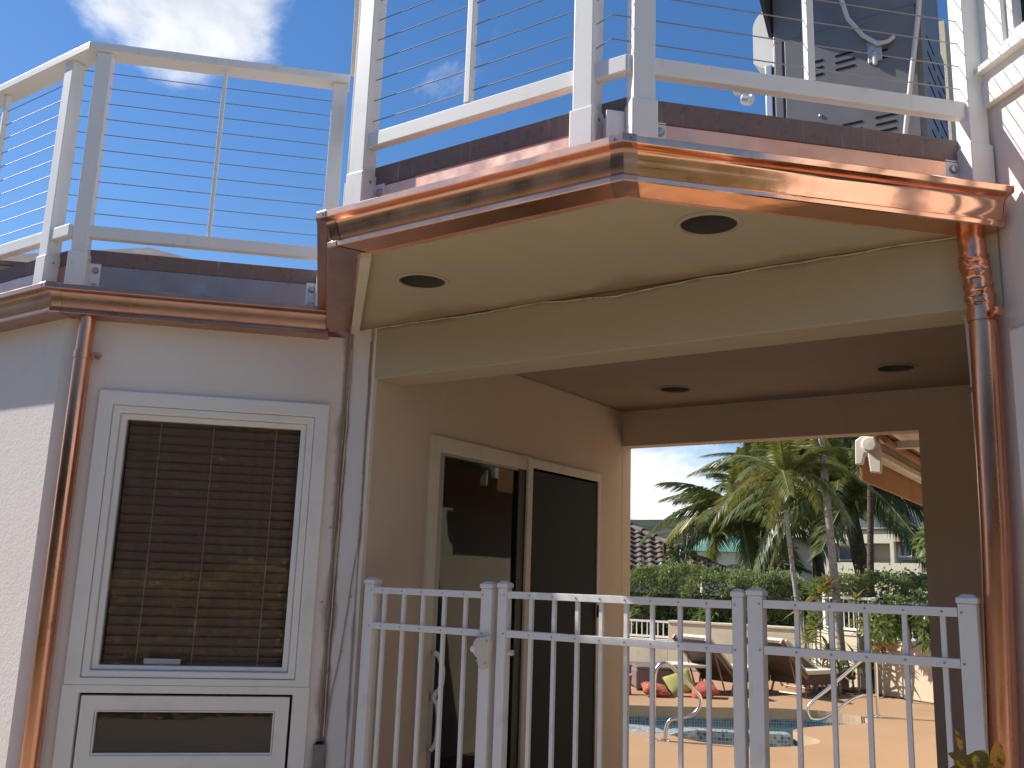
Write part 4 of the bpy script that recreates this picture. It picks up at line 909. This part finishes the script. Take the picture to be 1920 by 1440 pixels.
# ================================================================== FOLIAGE
def leaf_cloud(mb, n, boxfn, ln, wd, rg, droop=.3, m=0):
    for _ in range(n):
        p, out = boxfn(rg)
        d = (out+Vector((rg.gauss(0, .6), rg.gauss(0, .6), rg.gauss(.25, .6)))).normalized()
        s_ = d.cross(Vector((rg.gauss(0, 1), rg.gauss(0, 1), rg.gauss(0, 1)))).normalized()
        L_ = ln*rg.uniform(.6, 1.3); W_ = wd*rg.uniform(.7, 1.2); mid = p+d*L_*.5; tip = p+d*L_+Vector((0, 0, -droop*L_))
        mb.add([p, mid+s_*W_/2, tip, mid-s_*W_/2], [(0, 1, 2, 3)], m)
def hedge(name, label, pts, th, z0, z1, n, ln, wd, seed, mats, cat='hedge', group=None):
    rg = random.Random(seed); off = Vector((pts[0][0], pts[0][1], 0)); g = thing(name, label, cat, off, 0, group)
    segs = [(Vector((*pts[i], 0))-off, Vector((*pts[i+1], 0))-off) for i in range(len(pts)-1)]; Ls = [(b_-a).length for a, b_ in segs]; tot = sum(Ls)
    ph = [rg.uniform(0, 6) for _ in range(6)]
    def top(s_): return z1+.09*math.sin(s_*1.3+ph[0])+.07*math.sin(s_*3.1+ph[1])+.05*math.sin(s_*7+ph[2])
    def bf(r_):
        s_ = r_.uniform(0, tot); q = s_
        for (a, b_), l in zip(segs, Ls):
            if q <= l: break
            q -= l
        d = (b_-a).normalized(); nrm = Vector((d.y, -d.x, 0)); zt_ = top(s_)
        depth = th*.5*(1+.12*math.sin(s_*2.2+ph[3])+.1*math.sin(s_*5.5+ph[4]))
        u = r_.random()
        if u < .62:
            z = z0+(zt_-z0)*r_.random(); lump = .10*math.sin(s_*4+z*5+ph[5])+.07*math.sin(s_*9-z*7)
            return a+d*q+nrm*(depth+lump-abs(r_.gauss(0, .05)))+Vector((0, 0, z)), nrm
        elif u < .72:
            z = z0+(zt_-z0)*r_.random(); return a+d*q-nrm*depth+Vector((0, 0, z)), -nrm
        return a+d*q+nrm*r_.uniform(-depth, depth)+Vector((0, 0, zt_-abs(r_.gauss(0, .05))+(r_.random() < .08)*r_.uniform(0, .18))), Vector((0, 0, 1))
    mb = MB(); leaf_cloud(mb, n, bf, ln, wd, rg)
    mb.mi = [0 if rg.random() < .8 or len(mats) == 1 else 1 for _ in mb.f]
    mb.build('foliage', mats, g, recalc=False, kind='stuff')
    mb = MB()
    for a, b_ in segs:
        d = (b_-a).normalized(); nrm = Vector((d.y, -d.x, 0)); t2 = th*.5-.20
        vs = [p+Vector((0, 0, z)) for z in (z0-.1, z1-.38) for p in (a+nrm*t2, b_+nrm*t2, b_-nrm*t2, a-nrm*t2)]
        mb.add(vs, [(0, 3, 2, 1), (4, 5, 6, 7), (0, 1, 5, 4), (1, 2, 6, 5), (2, 3, 7, 6), (3, 0, 4, 7)])
    mb.build('dark_core', hedge_core, g)  # solid dark core added so the hedge cannot be seen through
    return g
hedge('clipped_hedge', 'tall dark green oleander hedge behind the far wall', [(-11.5, 17.9), (-7.0, 17.9), (-4.6, 18.0)], 1.1, .3, 1.72, 30000, .13, .028, 11, [hedge_m, shrub_m])
hedge('clipped_hedge', 'dense olive green hedge behind the right picket fence', [(-4.7, 17.6), (-2.6, 16.2), (.8, 14.2)], 1.1, .5, 1.80, 24000, .085, .036, 12, [hedge_m, frond_y])

FR_ME = {}
def frond_mesh(key, length, nleaf, lw, ll, droop, arch, seed, m, vee=.5):
    rg = random.Random(seed); mb = MB(); pts = []
    N = 14
    for k in range(N+1):
        t_ = k/N; pts.append(Vector((length*(t_-.10*arch*t_**2), 0, length*(arch*.55*t_-arch*1.0*t_**2.1))))
    mb.tube(pts, [.022*(1-.85*k/N)*length/2.4+.003 for k in range(N+1)], 5, m=1)
    for k in range(nleaf):
        t_ = .12+.88*(k+.5)/nleaf; i = min(int(t_*N), N-1); p = pts[i].lerp(pts[i+1], t_*N-i); tan = (pts[i+1]-pts[i]).normalized()
        L_ = ll*(math.sin(min(1, t_*1.6+.18)*math.pi/2)**1)*(1-.55*max(0, t_-.55)/.45)*rg.uniform(.85, 1.1)
        for sd_ in (-1, 1):
            side = Vector((0, sd_, 0)); d = (side*.85+tan*(.45+.5*t_)+Vector((0, 0, vee*.5-.2+rg.gauss(0, .10)))).normalized()
            W_ = lw*rg.uniform(.8, 1.2); wv = tan*W_*.5
            a = p; m1 = p+d*L_*.5+Vector((0, 0, -droop*L_*.15)); e = p+d*L_*.92+Vector((0, 0, -droop*L_*rg.uniform(.45, .8)))
            mb.add([a-wv*.6, a+wv*.6, m1+wv, m1-wv, e], [(0, 1, 2, 3), (3, 2, 4)], 0)
    me_o = mb.build('frond', [m, rachis], None, recalc=False); me = me_o.data; bpy.data.objects.remove(me_o); FR_ME[key] = me; return me
for i in range(3):
    frond_mesh(('coco', i), 2.6, 80, .055, .66, 1.0, .55+.25*i, 20+i, (frond_g, frond_y, frond_g)[i])
    frond_mesh(('man', i), 1.75, 60, .042, .44, .75, .75+.2*i, 30+i, (frond_g, frond_y, frond_g)[i])
def palm(name, label, base, crown, rad, kind, n, mtr, seed, sc=1.0, rings=14, low=-.5, bow=(0, 0)):
    rg = random.Random(seed); B_ = Vector(base); C_ = Vector(crown)-B_; g = thing(name, label, 'palm tree', base)
    P = []; rs = []
    for k in range(rings+1):
        t_ = k/rings; q = C_*t_+Vector((bow[0], bow[1], 0))*math.sin(t_*math.pi); P.append(q); rs.append(rad*(1.18-.35*t_)*(1+.05*((k % 2)*2-1)))
    mb = MB(); mb.tube(P, rs, 12); mb.build('trunk', mtr, g, smooth=60)
    if kind == 'man':
        mb = MB(); mb.tube([C_-Vector((0, 0, .02)), C_+Vector((0, 0, .25)), C_+Vector((0, 0, .45))], [rad*1.1, rad*1.0, rad*.4], 10); mb.build('crownshaft', shrub_m, g, smooth=60)
        C_ = C_+Vector((0, 0, .40))
    for k in range(n):
        t_ = k/n; o_ = link('frond', FR_ME[(kind, rg.randrange(3))], g)
        az = k*2.39996+rg.uniform(-.3, .3); el = 1.25-1.55*t_**.8+rg.uniform(-.15, .15)
        el = max(el, low)
        o_.rotation_euler = Euler((rg.uniform(-.35, .35), -el, az), 'XYZ'); o_.location = C_+Vector((0, 0, .05*(1-t_)))
        s_ = sc*rg.uniform(.85, 1.12); o_.scale = (s_, s_, s_)
    return g
palm('coconut_palm', 'leaning coconut palm with pale drooping fronds left of centre beyond the hedge', (-8.8, 25.4, 0), (-9.2, 25.17, 3.2), .17, 'coco', 26, bark_d, 41, 1.0, low=-.9)
palm('coconut_palm', 'dark coconut palm with a thick trunk in front of the cream house', (-5.25, 23.0, 0), (-5.75, 22.7, 3.55), .19, 'coco', 26, bark_d, 42, 1.0, low=-.9)
palm('coconut_palm', 'tall coconut palm whose dense crown fills the top of the opening', (-8.0, 28.4, 0), (-8.25, 28.3, 5.2), .17, 'coco', 30, bark_d, 43, 1.15, low=-.8)
palm('coconut_palm', 'bushy coconut palm with upright fronds just left of the slender young palm', (-9.0, 26.9, 0), (-9.05, 26.85, 4.35), .16, 'coco', 26, bark_d, 49, .85, low=-.7)
palm('manila_palm', 'slender young palm leaning over the loungers from the planting bed', (-4.60, 15.62, 0), (-4.90, 15.40, 2.80), .042, 'man', 15, bark, 44, .80, low=-.55, bow=(-.05, 0))
palm('manila_palm', 'tall pale grey palm trunk rising out of view above the opening', (-4.13, 15.66, 0), (-4.40, 15.52, 5.2), .062, 'man', 14, bark, 45, 1.1, low=-.5)
palm('manila_palm', 'thin dark palm trunk standing in the right hedge', (-4.10, 17.15, 0), (-3.90, 17.28, 5.4), .055, 'man', 14, bark_d, 46, 1.1, low=-.5)
palm('coconut_palm', 'low bushy yellow green palm half hidden behind the hedge by the cream house', (-9.4, 27.6, 0), (-9.4, 27.6, 1.5), .15, 'coco', 20, bark_d, 47, .62, low=-.4)
palm('coconut_palm', 'distant bright green palm tops showing above the brown tiled roof', (-15.9, 35.0, 0), (-15.9, 35.0, 1.75), .12, 'man', 16, bark, 48, .9, low=-.3)

def rosette(name, label, base, stems, mats, cat='plant', leafn=16, ln=.32, wd=.055, seed=1, group=None):
    rg = random.Random(seed); g = thing(name, label, cat, base, 0, group)
    me_by = {}
    for (dx, dy, h, lean) in stems:
        top = Vector((dx+lean[0], dy+lean[1], h))
        mb = MB(); mb.tube([(dx, dy, 0), (dx+lean[0]*.35, dy+lean[1]*.35, h*.5), top], [.016, .013, .011], 7); mb.build('stem', bark, g, smooth=60)
        for k in range(leafn):
            az = k*2.4+rg.uniform(-.3, .3); el = 1.2-1.25*k/leafn+rg.uniform(-.15, .15); mi = rg.randrange(len(mats))
            key = (mi, k % 3)
            if key not in me_by:
                mb = MB(); N = 5; vs = []
                for j in range(N+1):
                    t_ = j/N; wv = wd*math.sin(math.pi*min(1, .12+t_*.9))*.5; zz = -.35*ln*t_**2*(1+.3*(k % 3)); xx = ln*t_
                    vs += [(xx, -wv, zz+wv*.5), (xx, 0, zz), (xx, wv, zz+wv*.5)]
                fs = []
                for j in range(N): fs += [(3*j, 3*j+1, 3*j+4, 3*j+3), (3*j+1, 3*j+2, 3*j+5, 3*j+4)]
                mb.add(vs, fs); tmp = mb.build('leaf', mats[mi], g, smooth=60, recalc=False); me_by[key] = tmp.data; o_ = tmp
            else: o_ = link('leaf', me_by[key], g)
            o_.location = top+Vector((0, 0, -.05*k/leafn)); o_.rotation_euler = Euler((rg.uniform(-.3, .3), -el, az)); s_ = rg.uniform(.8, 1.15); o_.scale = (s_, s_, s_)
    return g
rosette('croton_plant', 'tall yellow and red croton between the slender palm and the grey trunk', (-4.36, 15.25, 0), [(0, 0, 1.42, (-.02, .02)), (-.22, -.05, 1.22, (-.03, 0)), (.10, .1, 1.55, (.0, .03))], [ti_m, frond_y, shrub_m], 'shrub', 18, .30, .05, 51)
rosette('croton_plant', 'green and yellow shrub just below the fence rail beside the grey trunk', (-4.40, 15.12, 0), [(0, 0, .95, (0, 0)), (-.12, .0, .75, (0, 0)), (.12, .05, .62, (.05, 0))], [frond_y, shrub_m], 'shrub', 18, .28, .05, 52)
rosette('ti_plant', 'red bronze ti plant on a forked thin stem before the sunlit wall', (-3.58, 15.05, 0), [(0, 0, .98, (-.06, .05)), (.16, 0, .66, (.02, .0))], [ti_m], 'shrub', 18, .30, .055, 53)
rosette('dwarf_palm_lily', 'small bright green plant on a thin stem near the dark palm trunk', (-3.82, 15.3, 0), [(0, 0, 1.40, (0, 0))], [shrub_m, frond_y], 'plant', 18, .20, .045, 54)
rosette('strappy_plant', 'low strappy green clump at the foot of the grey palm trunk', (-4.05, 15.12, 0), [(0, 0, .30, (0, 0)), (.25, .05, .42, (0, 0)), (-.3, .1, .38, (0, 0)), (.38, .15, .55, (.03, 0))], [shrub_m, frond_y, hedge_m], 'plant', 20, .42, .04, 55)
# papaya-like tree on the right with lobed green leaves
def leafy_tree(name, label, base, h, rad, n, ln, wd, seed, mats, trunk=.03, sq=.6, bow=.06, cat='tree'):
    rg = random.Random(seed); g = thing(name, label, cat, base)
    mb = MB(); P = [Vector((bow*math.sin(k/6*math.pi), 0, h*k/6)) for k in range(7)]; mb.tube(P, [trunk*(1.2-.5*k/6) for k in range(7)], 8)
    for k in range(7):
        a = k*2.4; mb.tube([P[4+(k % 3)], P[4+(k % 3)]+Vector((math.cos(a)*rad*.5, math.sin(a)*rad*.5, rad*.25)), P[4+(k % 3)]+Vector((math.cos(a)*rad*.8, math.sin(a)*rad*.8, rad*.35))], [trunk*.4, trunk*.25, trunk*.12], 5)
    mb.build('trunk', bark, g, smooth=60)
    cl = [(Vector((rg.gauss(0, .45)*rad, rg.gauss(0, .45)*rad, h+rg.gauss(.1, .4)*rad*sq)), rg.uniform(.25, .45)*rad) for _ in range(9)]
    def bf(r_):
        c_, q = r_.choice(cl); d = Vector((r_.gauss(0, 1), r_.gauss(0, 1), r_.gauss(0, 1))).normalized()
        return c_+d*q*r_.uniform(.55, 1), d
    mb = MB(); leaf_cloud(mb, n, bf, ln, wd, rg); mb.mi = [rg.randrange(len(mats)) for _ in mb.f]
    mb.build('crown', mats, g, recalc=False); return g
leafy_tree('papaya_tree', 'small bright green papaya tree against the sunlit right wall', (-2.98, 14.66, 0), 1.12, .62, 1700, .10, .045, 61, [shrub_m, hedge_m], .03)
leafy_tree('garden_tree', 'dark leafy tree at the right edge in front of the cream house', (-3.3, 19.6, 0), 2.35, .75, 1500, .16, .08, 62, [hedge_m], .05)
leafy_tree('garden_tree', 'wispy light green tree tip before the green roofed house', (-10.6, 24.0, 0), 2.3, .42, 500, .16, .03, 63, [shrub_m], .03, 1.0)

# foreground croton at the downspout
def croton(name, label, base, spec, seed):
    g = thing(name, label, 'plant', base); rg = random.Random(seed)
    mb = MB(); mb.tube([(0, 0, 0), (.01, .0, .5), (0, .01, .95)], [.012, .010, .007], 8); mb.build('stem', bark_d, g, smooth=60)
    for (dx, dy, z, yaw, el, ln, wd, mm, curl, roll) in spec:
        mb = MB(); N = 8; K = 4; vs = []
        for j in range(N+1):
            t_ = j/N; wv = wd*(math.sin(math.pi*(t_**.8))**.75)*.5+.0008
            for i in range(-K, K+1):
                u = i/K; vs.append((ln*t_*(1-.15*curl*t_), u*wv, -curl*ln*.4*t_*t_+abs(u)**1.3*wv*.55-.004*math.cos(t_*20)*(abs(u) > .7)))
        W_ = 2*K+1; mb.add(vs, [(j*W_+i, j*W_+i+1, (j+1)*W_+i+1, (j+1)*W_+i) for j in range(N) for i in range(2*K)])
        mb.tube([(-.02, 0, -.004), (0, 0, 0)], .0018, 5)
        o_ = mb.build('leaf', mm, g, smooth=60, recalc=False); o_.location = (dx, dy, z); o_.rotation_euler = Euler((roll, -el, yaw))
    return g
cb = Vector((-.42, 2.97, 0))
croton('croton_plant', 'yellow and orange spotted croton leaves at the foot of the thick downspout', cb,
       [(-.055, -.025, 1.085, R(214), R(78), .055, .020, croton_r, -.1, -1.2),
        (-.035, -.030, 1.030, R(214), R(52), .075, .055, croton_m, .5, -1.05), (-.030, -.020, 1.030, R(34), R(58), .080, .052, croton_m, .5, 1.0), (-.012, -.012, 1.020, R(34), R(30), .085, .050, croton_m, .8, .8),
        (-.040, -.020, 1.015, R(214), R(12), .080, .050, croton_m, .8, -.7), (-.020, -.035, 1.010, R(300), R(25), .09, .05, croton_m, .9, .3),
        (.024, .022, 1.030, R(34), R(84), .090, .038, croton_r, .12, 1.25), (.020, .015, 1.035, R(214), R(40), .035, .024, croton_r, .6, -1.1),
        (.085, .050, 1.000, R(34), R(35), .085, .050, croton_m, .7, .9), (-.02, .0, .95, R(180), R(10), .13, .06, croton_m, .6, 0), (.04, 0, .93, R(-70), R(10), .13, .06, croton_m, .6, 0), (0, .03, .96, R(90), R(40), .10, .05, croton_m, .4, 0)], 71)

# garden behind the camera (mirrored in glass and copper)
hedge('croton_hedge', 'yellow green croton hedge behind the photographer, mirrored in the window', [AC(-4.2, 1.9), AC(-2.2, 1.9), AC(.2, 2.1)], 1.2, 0, 1.36, 8000, .16, .06, 81, [croton_m, shrub_m])
hedge('clipped_hedge', 'very tall dark boundary hedge at the back of the front garden', [(-20, -7.0), (-8, -9.4), (3, -9.0), (10, -6.0)], 2.0, 0, 4.9, 16000, .24, .09, 82, [hedge_m, hedge_m])

# ================================================================== LOUNGERS AND CUSHIONS
def lounger(label, loc, rz, cush=True, arm=False, m=wicker, back=R(42)):
    g = thing('sun_lounger', label, 'sun lounger', loc, rz, 'loungers by the pool')
    W_ = .66; LN = .82
    mb = MB(); mb.box(0, LN, 0, W_, .17, .30); mb.build('seat', m, g, bevel=.02)
    T = Matrix.Translation((.0, 0, .29)) @ Matrix.Rotation(back, 4, 'Y')
    mb = MB(); mb.box(-.72, .02, 0, W_, -.02, .03, T); bk = mb.build('backrest', m, g, bevel=.012)
    for y in (.0, W_-.03):
        mb = MB(); mb.box(-.74, .02, y, y+.03, -.035, .04, T); mb.build('side_rail', bronze, bk)
    for x, y in ((.06, .03), (.06, W_-.03), (LN-.05, .03), (LN-.05, W_-.03)):
        mb = MB(); mb.tube([(x, y, .2), (x-.08 if x < .5 else x+.02, y, .0)], .016, 8); mb.build('leg', bronze, g)
    for y in (.05, W_-.05):
        mb = MB(); q = T @ Vector((-.42, 0, -.02)); mb.tube([(q.x, y, q.z), (-.22 + .1, y, .03)], .012, 6); mb.build('back_strut', bronze, g)
    mb = MB(); mb.tube([(-.12, .05, .05), (-.12, W_-.05, .05)], .012, 6); mb.build('crossbar', bronze, g)
    if cush:
        mb = MB(); mb.box(.03, LN-.01, .03, W_-.03, .302, .37); mb.build('seat_cushion', cushion, g, bevel=.025, seg=3)
        mb = MB(); mb.box(-.70, -.02, .03, W_-.03, .032, .10, T); mb.build('back_cushion', cushion, g, bevel=.025, seg=3)
    if arm:
        for y in (.0, W_):
            mb = MB(); mb.tube([(.10, y, .22), (.14, y, .46), (.24, y, .52), (.62, y, .52), (.70, y, .30)], .018, 8); mb.build('armrest', bronze, g, smooth=60)
    return g
lounger('wicker sun lounger with raised back in the middle, nearest the coral cushion', (-5.10, 13.45, 0), R(70), True)
lounger('wicker sun lounger with cream seat pad at the right by the planting bed', (-4.22, 14.02, 0), R(70), True)
lounger('wicker sun lounger with armrests standing behind the right lounger', (-4.35, 14.9, 0), R(60), True, True, sofa_m, R(35))
lounger('flat dark lounger at the far left behind the mauve ottoman', (-7.0, 13.3, 0), R(34), False, False, sofa_m, R(14))
ot = thing('wicker_ottoman', 'boxy mauve wicker ottoman behind the red cushions', 'ottoman', (-6.35, 12.85, 0), R(34))
mb = MB(); mb.box(0, .62, 0, .55, .03, .30); mb.build('base', sofa_m, ot, bevel=.03, seg=3)
mb = MB(); mb.box(.01, .61, .01, .54, .301, .34); mb.build('pad', wickerg, ot, bevel=.015)
for x, y in ((.03, .03), (.59, .03), (.03, .52), (.59, .52)):
    mb = MB(); mb.tube([(x, y, .04), (x, y, 0)], .02, 8); mb.build('leg', bronze, ot)
tb = thing('side_table', 'small cream topped side table between ottoman and middle lounger', 'side table', (-5.75, 13.35, 0), R(34))
mb = MB(); mb.box(-.28, .28, -.28, .28, .36, .40); mb.build('tabletop', cushion, tb, bevel=.008)
for x, y in ((-.24, -.24), (.24, -.24), (-.24, .24), (.24, .24)):
    mb = MB(); mb.tube([(x*.8, y*.8, 0), (x, y, .36)], .015, 8); mb.build('leg', bronze, tb)
def pillow(label, loc, rot, sx, sy, th, m, name='throw_cushion'):
    mb = MB(); N = 12; vs = []; fs = []; sx *= .76; sy *= .76; th *= .85
    for sgn in (-1, 1):
        for i in range(N+1):
            for j in range(N+1):
                u, v = i/N*2-1, j/N*2-1; e = (1-abs(u)**3)*(1-abs(v)**3); pin = 1-.10*(1-abs(u)*abs(v))*(max(abs(u), abs(v))**4)
                vs.append((u*sx*pin, v*sy*pin, sgn*th*max(0, e)**.5))
    n_ = (N+1)**2
    for q in range(2):
        for i in range(N):
            for j in range(N):
                a = q*n_+i*(N+1)+j; fs.append((a, a+1, a+N+2, a+N+1) if q else (a, a+N+1, a+N+2, a+1))
    mb.add(vs, fs); o_ = mb.build(name, m, None, smooth=60, recalc=False); o_.location = loc; o_.rotation_euler = rot
    return tag(o_, label, 'cushion', 'cushions on the pool deck')
pillow('red and gold patterned cushion lying left of the lime cushion', (-5.85, 12.45, .085), Euler((R(12), R(8), R(34))), .26, .24, .085, pil_b)
pillow('lime yellow cushion leaning against the side table', (-5.62, 12.75, .175), Euler((R(55), R(-20), R(36))), .26, .22, .09, pil_y)
pillow('coral red cushion on the deck by the middle lounger', (-5.32, 12.85, .10), Euler((R(20), R(-14), R(36))), .26, .24, .09, pil_r)
pillow('plain red cushion at the left edge behind the fence pickets', (-6.30, 12.30, .14), Euler((R(60), R(10), R(40))), .20, .20, .08, pil_r)

# ================================================================== FAR HOUSES (frame turned to the view)
DV = Vector((-math.sin(YAW), math.cos(YAW), 0))
def LD(lat, dep): p = r0*lat+DV*dep; return (p.x, p.y)
# brown tiled roof on the left
h1o = thing('tiled_roof_house', 'neighbour house with brown clay tile hip roof behind the hedge', 'house', (*LD(0, 27), 0), YAW)
mb = MB(); mb.box(-2.6, 5.6, .6, 8, 0, 1.95); mb.build('wall', h_wall, h1o)
ridge = [(-2, 5.2, 4.35), (1.2, 5.2, 4.35)]
E0, E1 = Vector((-3.2, 0, 1.92)), Vector((6.15, 0, 1.92)); Rg0, Rg1 = Vector((-2, 4.4, 3.95)), Vector((2.6, 4.4, 3.95))
mb = MB(); mb.add([E0, E1, Rg1, Rg0, (6.15, 8.8, 1.92), (-3.2, 8.8, 1.92)], [(0, 1, 2, 3), (1, 4, 2), (4, 5, 3, 2), (5, 0, 3)]); mb.build('roof', rtile, h1o)
# tiles: curved tile mesh laid on the front slope, clipped by the hip
sl = (Rg1-E1); up = Vector((0, 4.4, 2.03)).normalized(); nrm = Vector((0, -2.03, 4.4)).normalized()
mb = MB(); vs = []; K = 6; TW, TLn = .30, .36
for e in (0, 1):
    for k in range(K+1):
        u = k/K; hh = .032*math.sin(u*math.pi*2-.6)+.02
        q = Vector((u*TW, 0, 0))+up*(e*(TLn+.04))+nrm*(hh+.075*(1-e)+.01); vs.append(q)
for k in range(K+1):
    u = k/K; hh = .032*math.sin(u*math.pi*2-.6)+.02; vs.append(Vector((u*TW, 0, 0))+nrm*(hh+.01))
mb.add(vs, [(k, k+1, K+2+k, K+1+k) for k in range(K)]+[(k, 2*K+2+k, 2*K+3+k, k+1) for k in range(K)])
t0 = mb.build('roof_tile', rtile, h1o, smooth=50, recalc=False); first = True; cnt = 0
slen = Vector((0, 4.4, 2.03)).length
for row in range(int(slen/TLn)):
    s_ = row*TLn; xr = 6.15-(6.15-2.6)*s_/slen; x = xr-TW-.02
    while x > 1.6 and cnt < 290:
        o_ = t0 if first else t0.copy()
        if not first: COL.objects.link(o_)
        first = False; o_.location = Vector((x, 0, 1.92))+up*s_+Vector((random.uniform(-.006, .006), 0, random.uniform(0, .008))); x -= TW; cnt += 1
for k in range(11):
    a = E1.lerp(Rg1, k/11); b_ = E1.lerp(Rg1, (k+1.12)/11); mb = MB(); mb.tube([a+Vector((0, 0, .09)), b_+Vector((0, 0, .05))], [.11, .085], 8); mb.build('ridge_tile', rtile, h1o, smooth=50)
mb = MB(); mb.box(3.1, 3.75, 3.6, 4.3, 3.0, 3.72); mb.add([(3.05, 3.55, 3.72), (3.80, 3.55, 3.72), (3.80, 4.35, 3.72), (3.05, 4.35, 3.72), (3.2, 3.95, 3.95), (3.6, 3.95, 3.95)], [(0, 1, 5, 4), (1, 2, 5), (2, 3, 4, 5), (3, 0, 4), (0, 3, 2, 1)]); mb.build('chimney', rgrey, h1o)
mb = MB(); mb.tube([(4.62, .9, 2.3), (4.62, .9, 2.72)], .05, 10); mb.build('vent_pipe', h_brown, h1o)
# green roofed house
h2o = thing('green_roof_house', 'distant cream house with a green tiled roof beneath the palm', 'house', (*LD(12, 60), 0), YAW)
mb = MB(); mb.box(.4, 4.0, .5, 8, 0, 3.72); mb.build('wall', h_wall, h2o)
mb = MB(); mb.add([(-.2, 0, 3.72), (4.4, 0, 3.72), (4.4, 8, 3.72), (-.2, 8, 3.72), (2.2, 3, 5.2), (2.9, 5, 5.2)], [(0, 1, 4), (1, 2, 5, 4), (2, 3, 5), (3, 0, 4, 5), (0, 3, 2, 1)]); mb.build('roof', rgreen, h2o)
for x in (.9, 2.6):
    mb = MB(); mb.box(x, x+.45, .46, .499, 2.9, 3.5); wq = mb.build('window', h_glass, h2o)
# cream house on the right
h3o = thing('cream_house', 'sunlit cream two part house with casement windows right of the palms', 'house', (*LD(11, 36), 0), R(-6))
mb = MB(); wall_panel(.95, 6.6, 0, 5.2, .0, .25, [(1.30, 3.42, 2.55, 3.24), (3.55, 6.2, 2.55, 3.30)], Iden, mb); mb.build('wall', h_wall, h3o)
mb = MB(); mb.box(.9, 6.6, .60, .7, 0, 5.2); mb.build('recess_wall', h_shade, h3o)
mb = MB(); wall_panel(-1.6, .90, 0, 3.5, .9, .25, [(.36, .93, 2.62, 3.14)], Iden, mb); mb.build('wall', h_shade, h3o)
mb = MB(); mb.box(.14, .90, .86, .899, 2.44, 2.55); mb.build('sill_band', h_wall, h3o)
mb = MB(); mb.add([(-1.8, .2, 3.55), (.94, .2, 3.55), (.94, 4, 4.9), (-1.8, 4, 4.9), (-1.8, .2, 3.50), (.94, .2, 3.50), (.94, 4, 3.50), (-1.8, 4, 3.50)], [(0, 1, 2, 3), (0, 4, 5, 1), (1, 5, 6, 2), (3, 2, 6, 7), (0, 3, 7, 4), (4, 7, 6, 5)]); mb.build('roof', rgrey, h3o)
mb = MB(); mb.box(-1.8, .94, .12, .199, 3.46, 3.58); mb.build('fascia', white, h3o)
mb = MB(); mb.box(1.2, 3.9, -.06, -.001, 3.70, 3.76); mb.build('timber_band', h_brown, h3o)
mb = MB(); mb.add([(.95, -.3, 4.6), (6.6, -.3, 4.6), (6.6, 5, 6.6), (.95, 5, 6.6), (.95, -.3, 4.5), (6.6, -.3, 4.5), (6.6, 5, 4.5), (.95, 5, 4.5)], [(0, 1, 2, 3), (0, 4, 5, 1), (1, 5, 6, 2), (3, 2, 6, 7), (0, 3, 7, 4), (4, 7, 6, 5)]); mb.build('roof', rgrey, h3o)
for x0, x1, z0, z1, y in ((1.36, 1.98, 2.62, 3.18, .45), (2.02, 2.62, 2.62, 3.18, .45), (3.60, 4.15, 2.68, 3.28, .45), (.36, .90, 2.62, 3.14, .95)):
    f_ = frame_mb(x0, x1, z0, z1, .06, .06, .06, .06, y, y+.05, Iden).build('window', h_win, h3o)
    mb = MB(); mb.box(x0+.055, x1-.055, y+.02, y+.03, z0+.055, z1-.055); mb.build('pane', h_glass, f_)
mb = MB(); frame_mb(3.62, 4.1, 2.72, 3.26, .05, .05, .05, .05, -.02, .01, Matrix.Translation((0, .40, 0)) @ Matrix.Translation((0, 0, 3.26)) @ Matrix.Rotation(R(-22), 4, 'X') @ Matrix.Translation((0, 0, -3.26)), mb); mb.build('window_leaf', white, h3o)
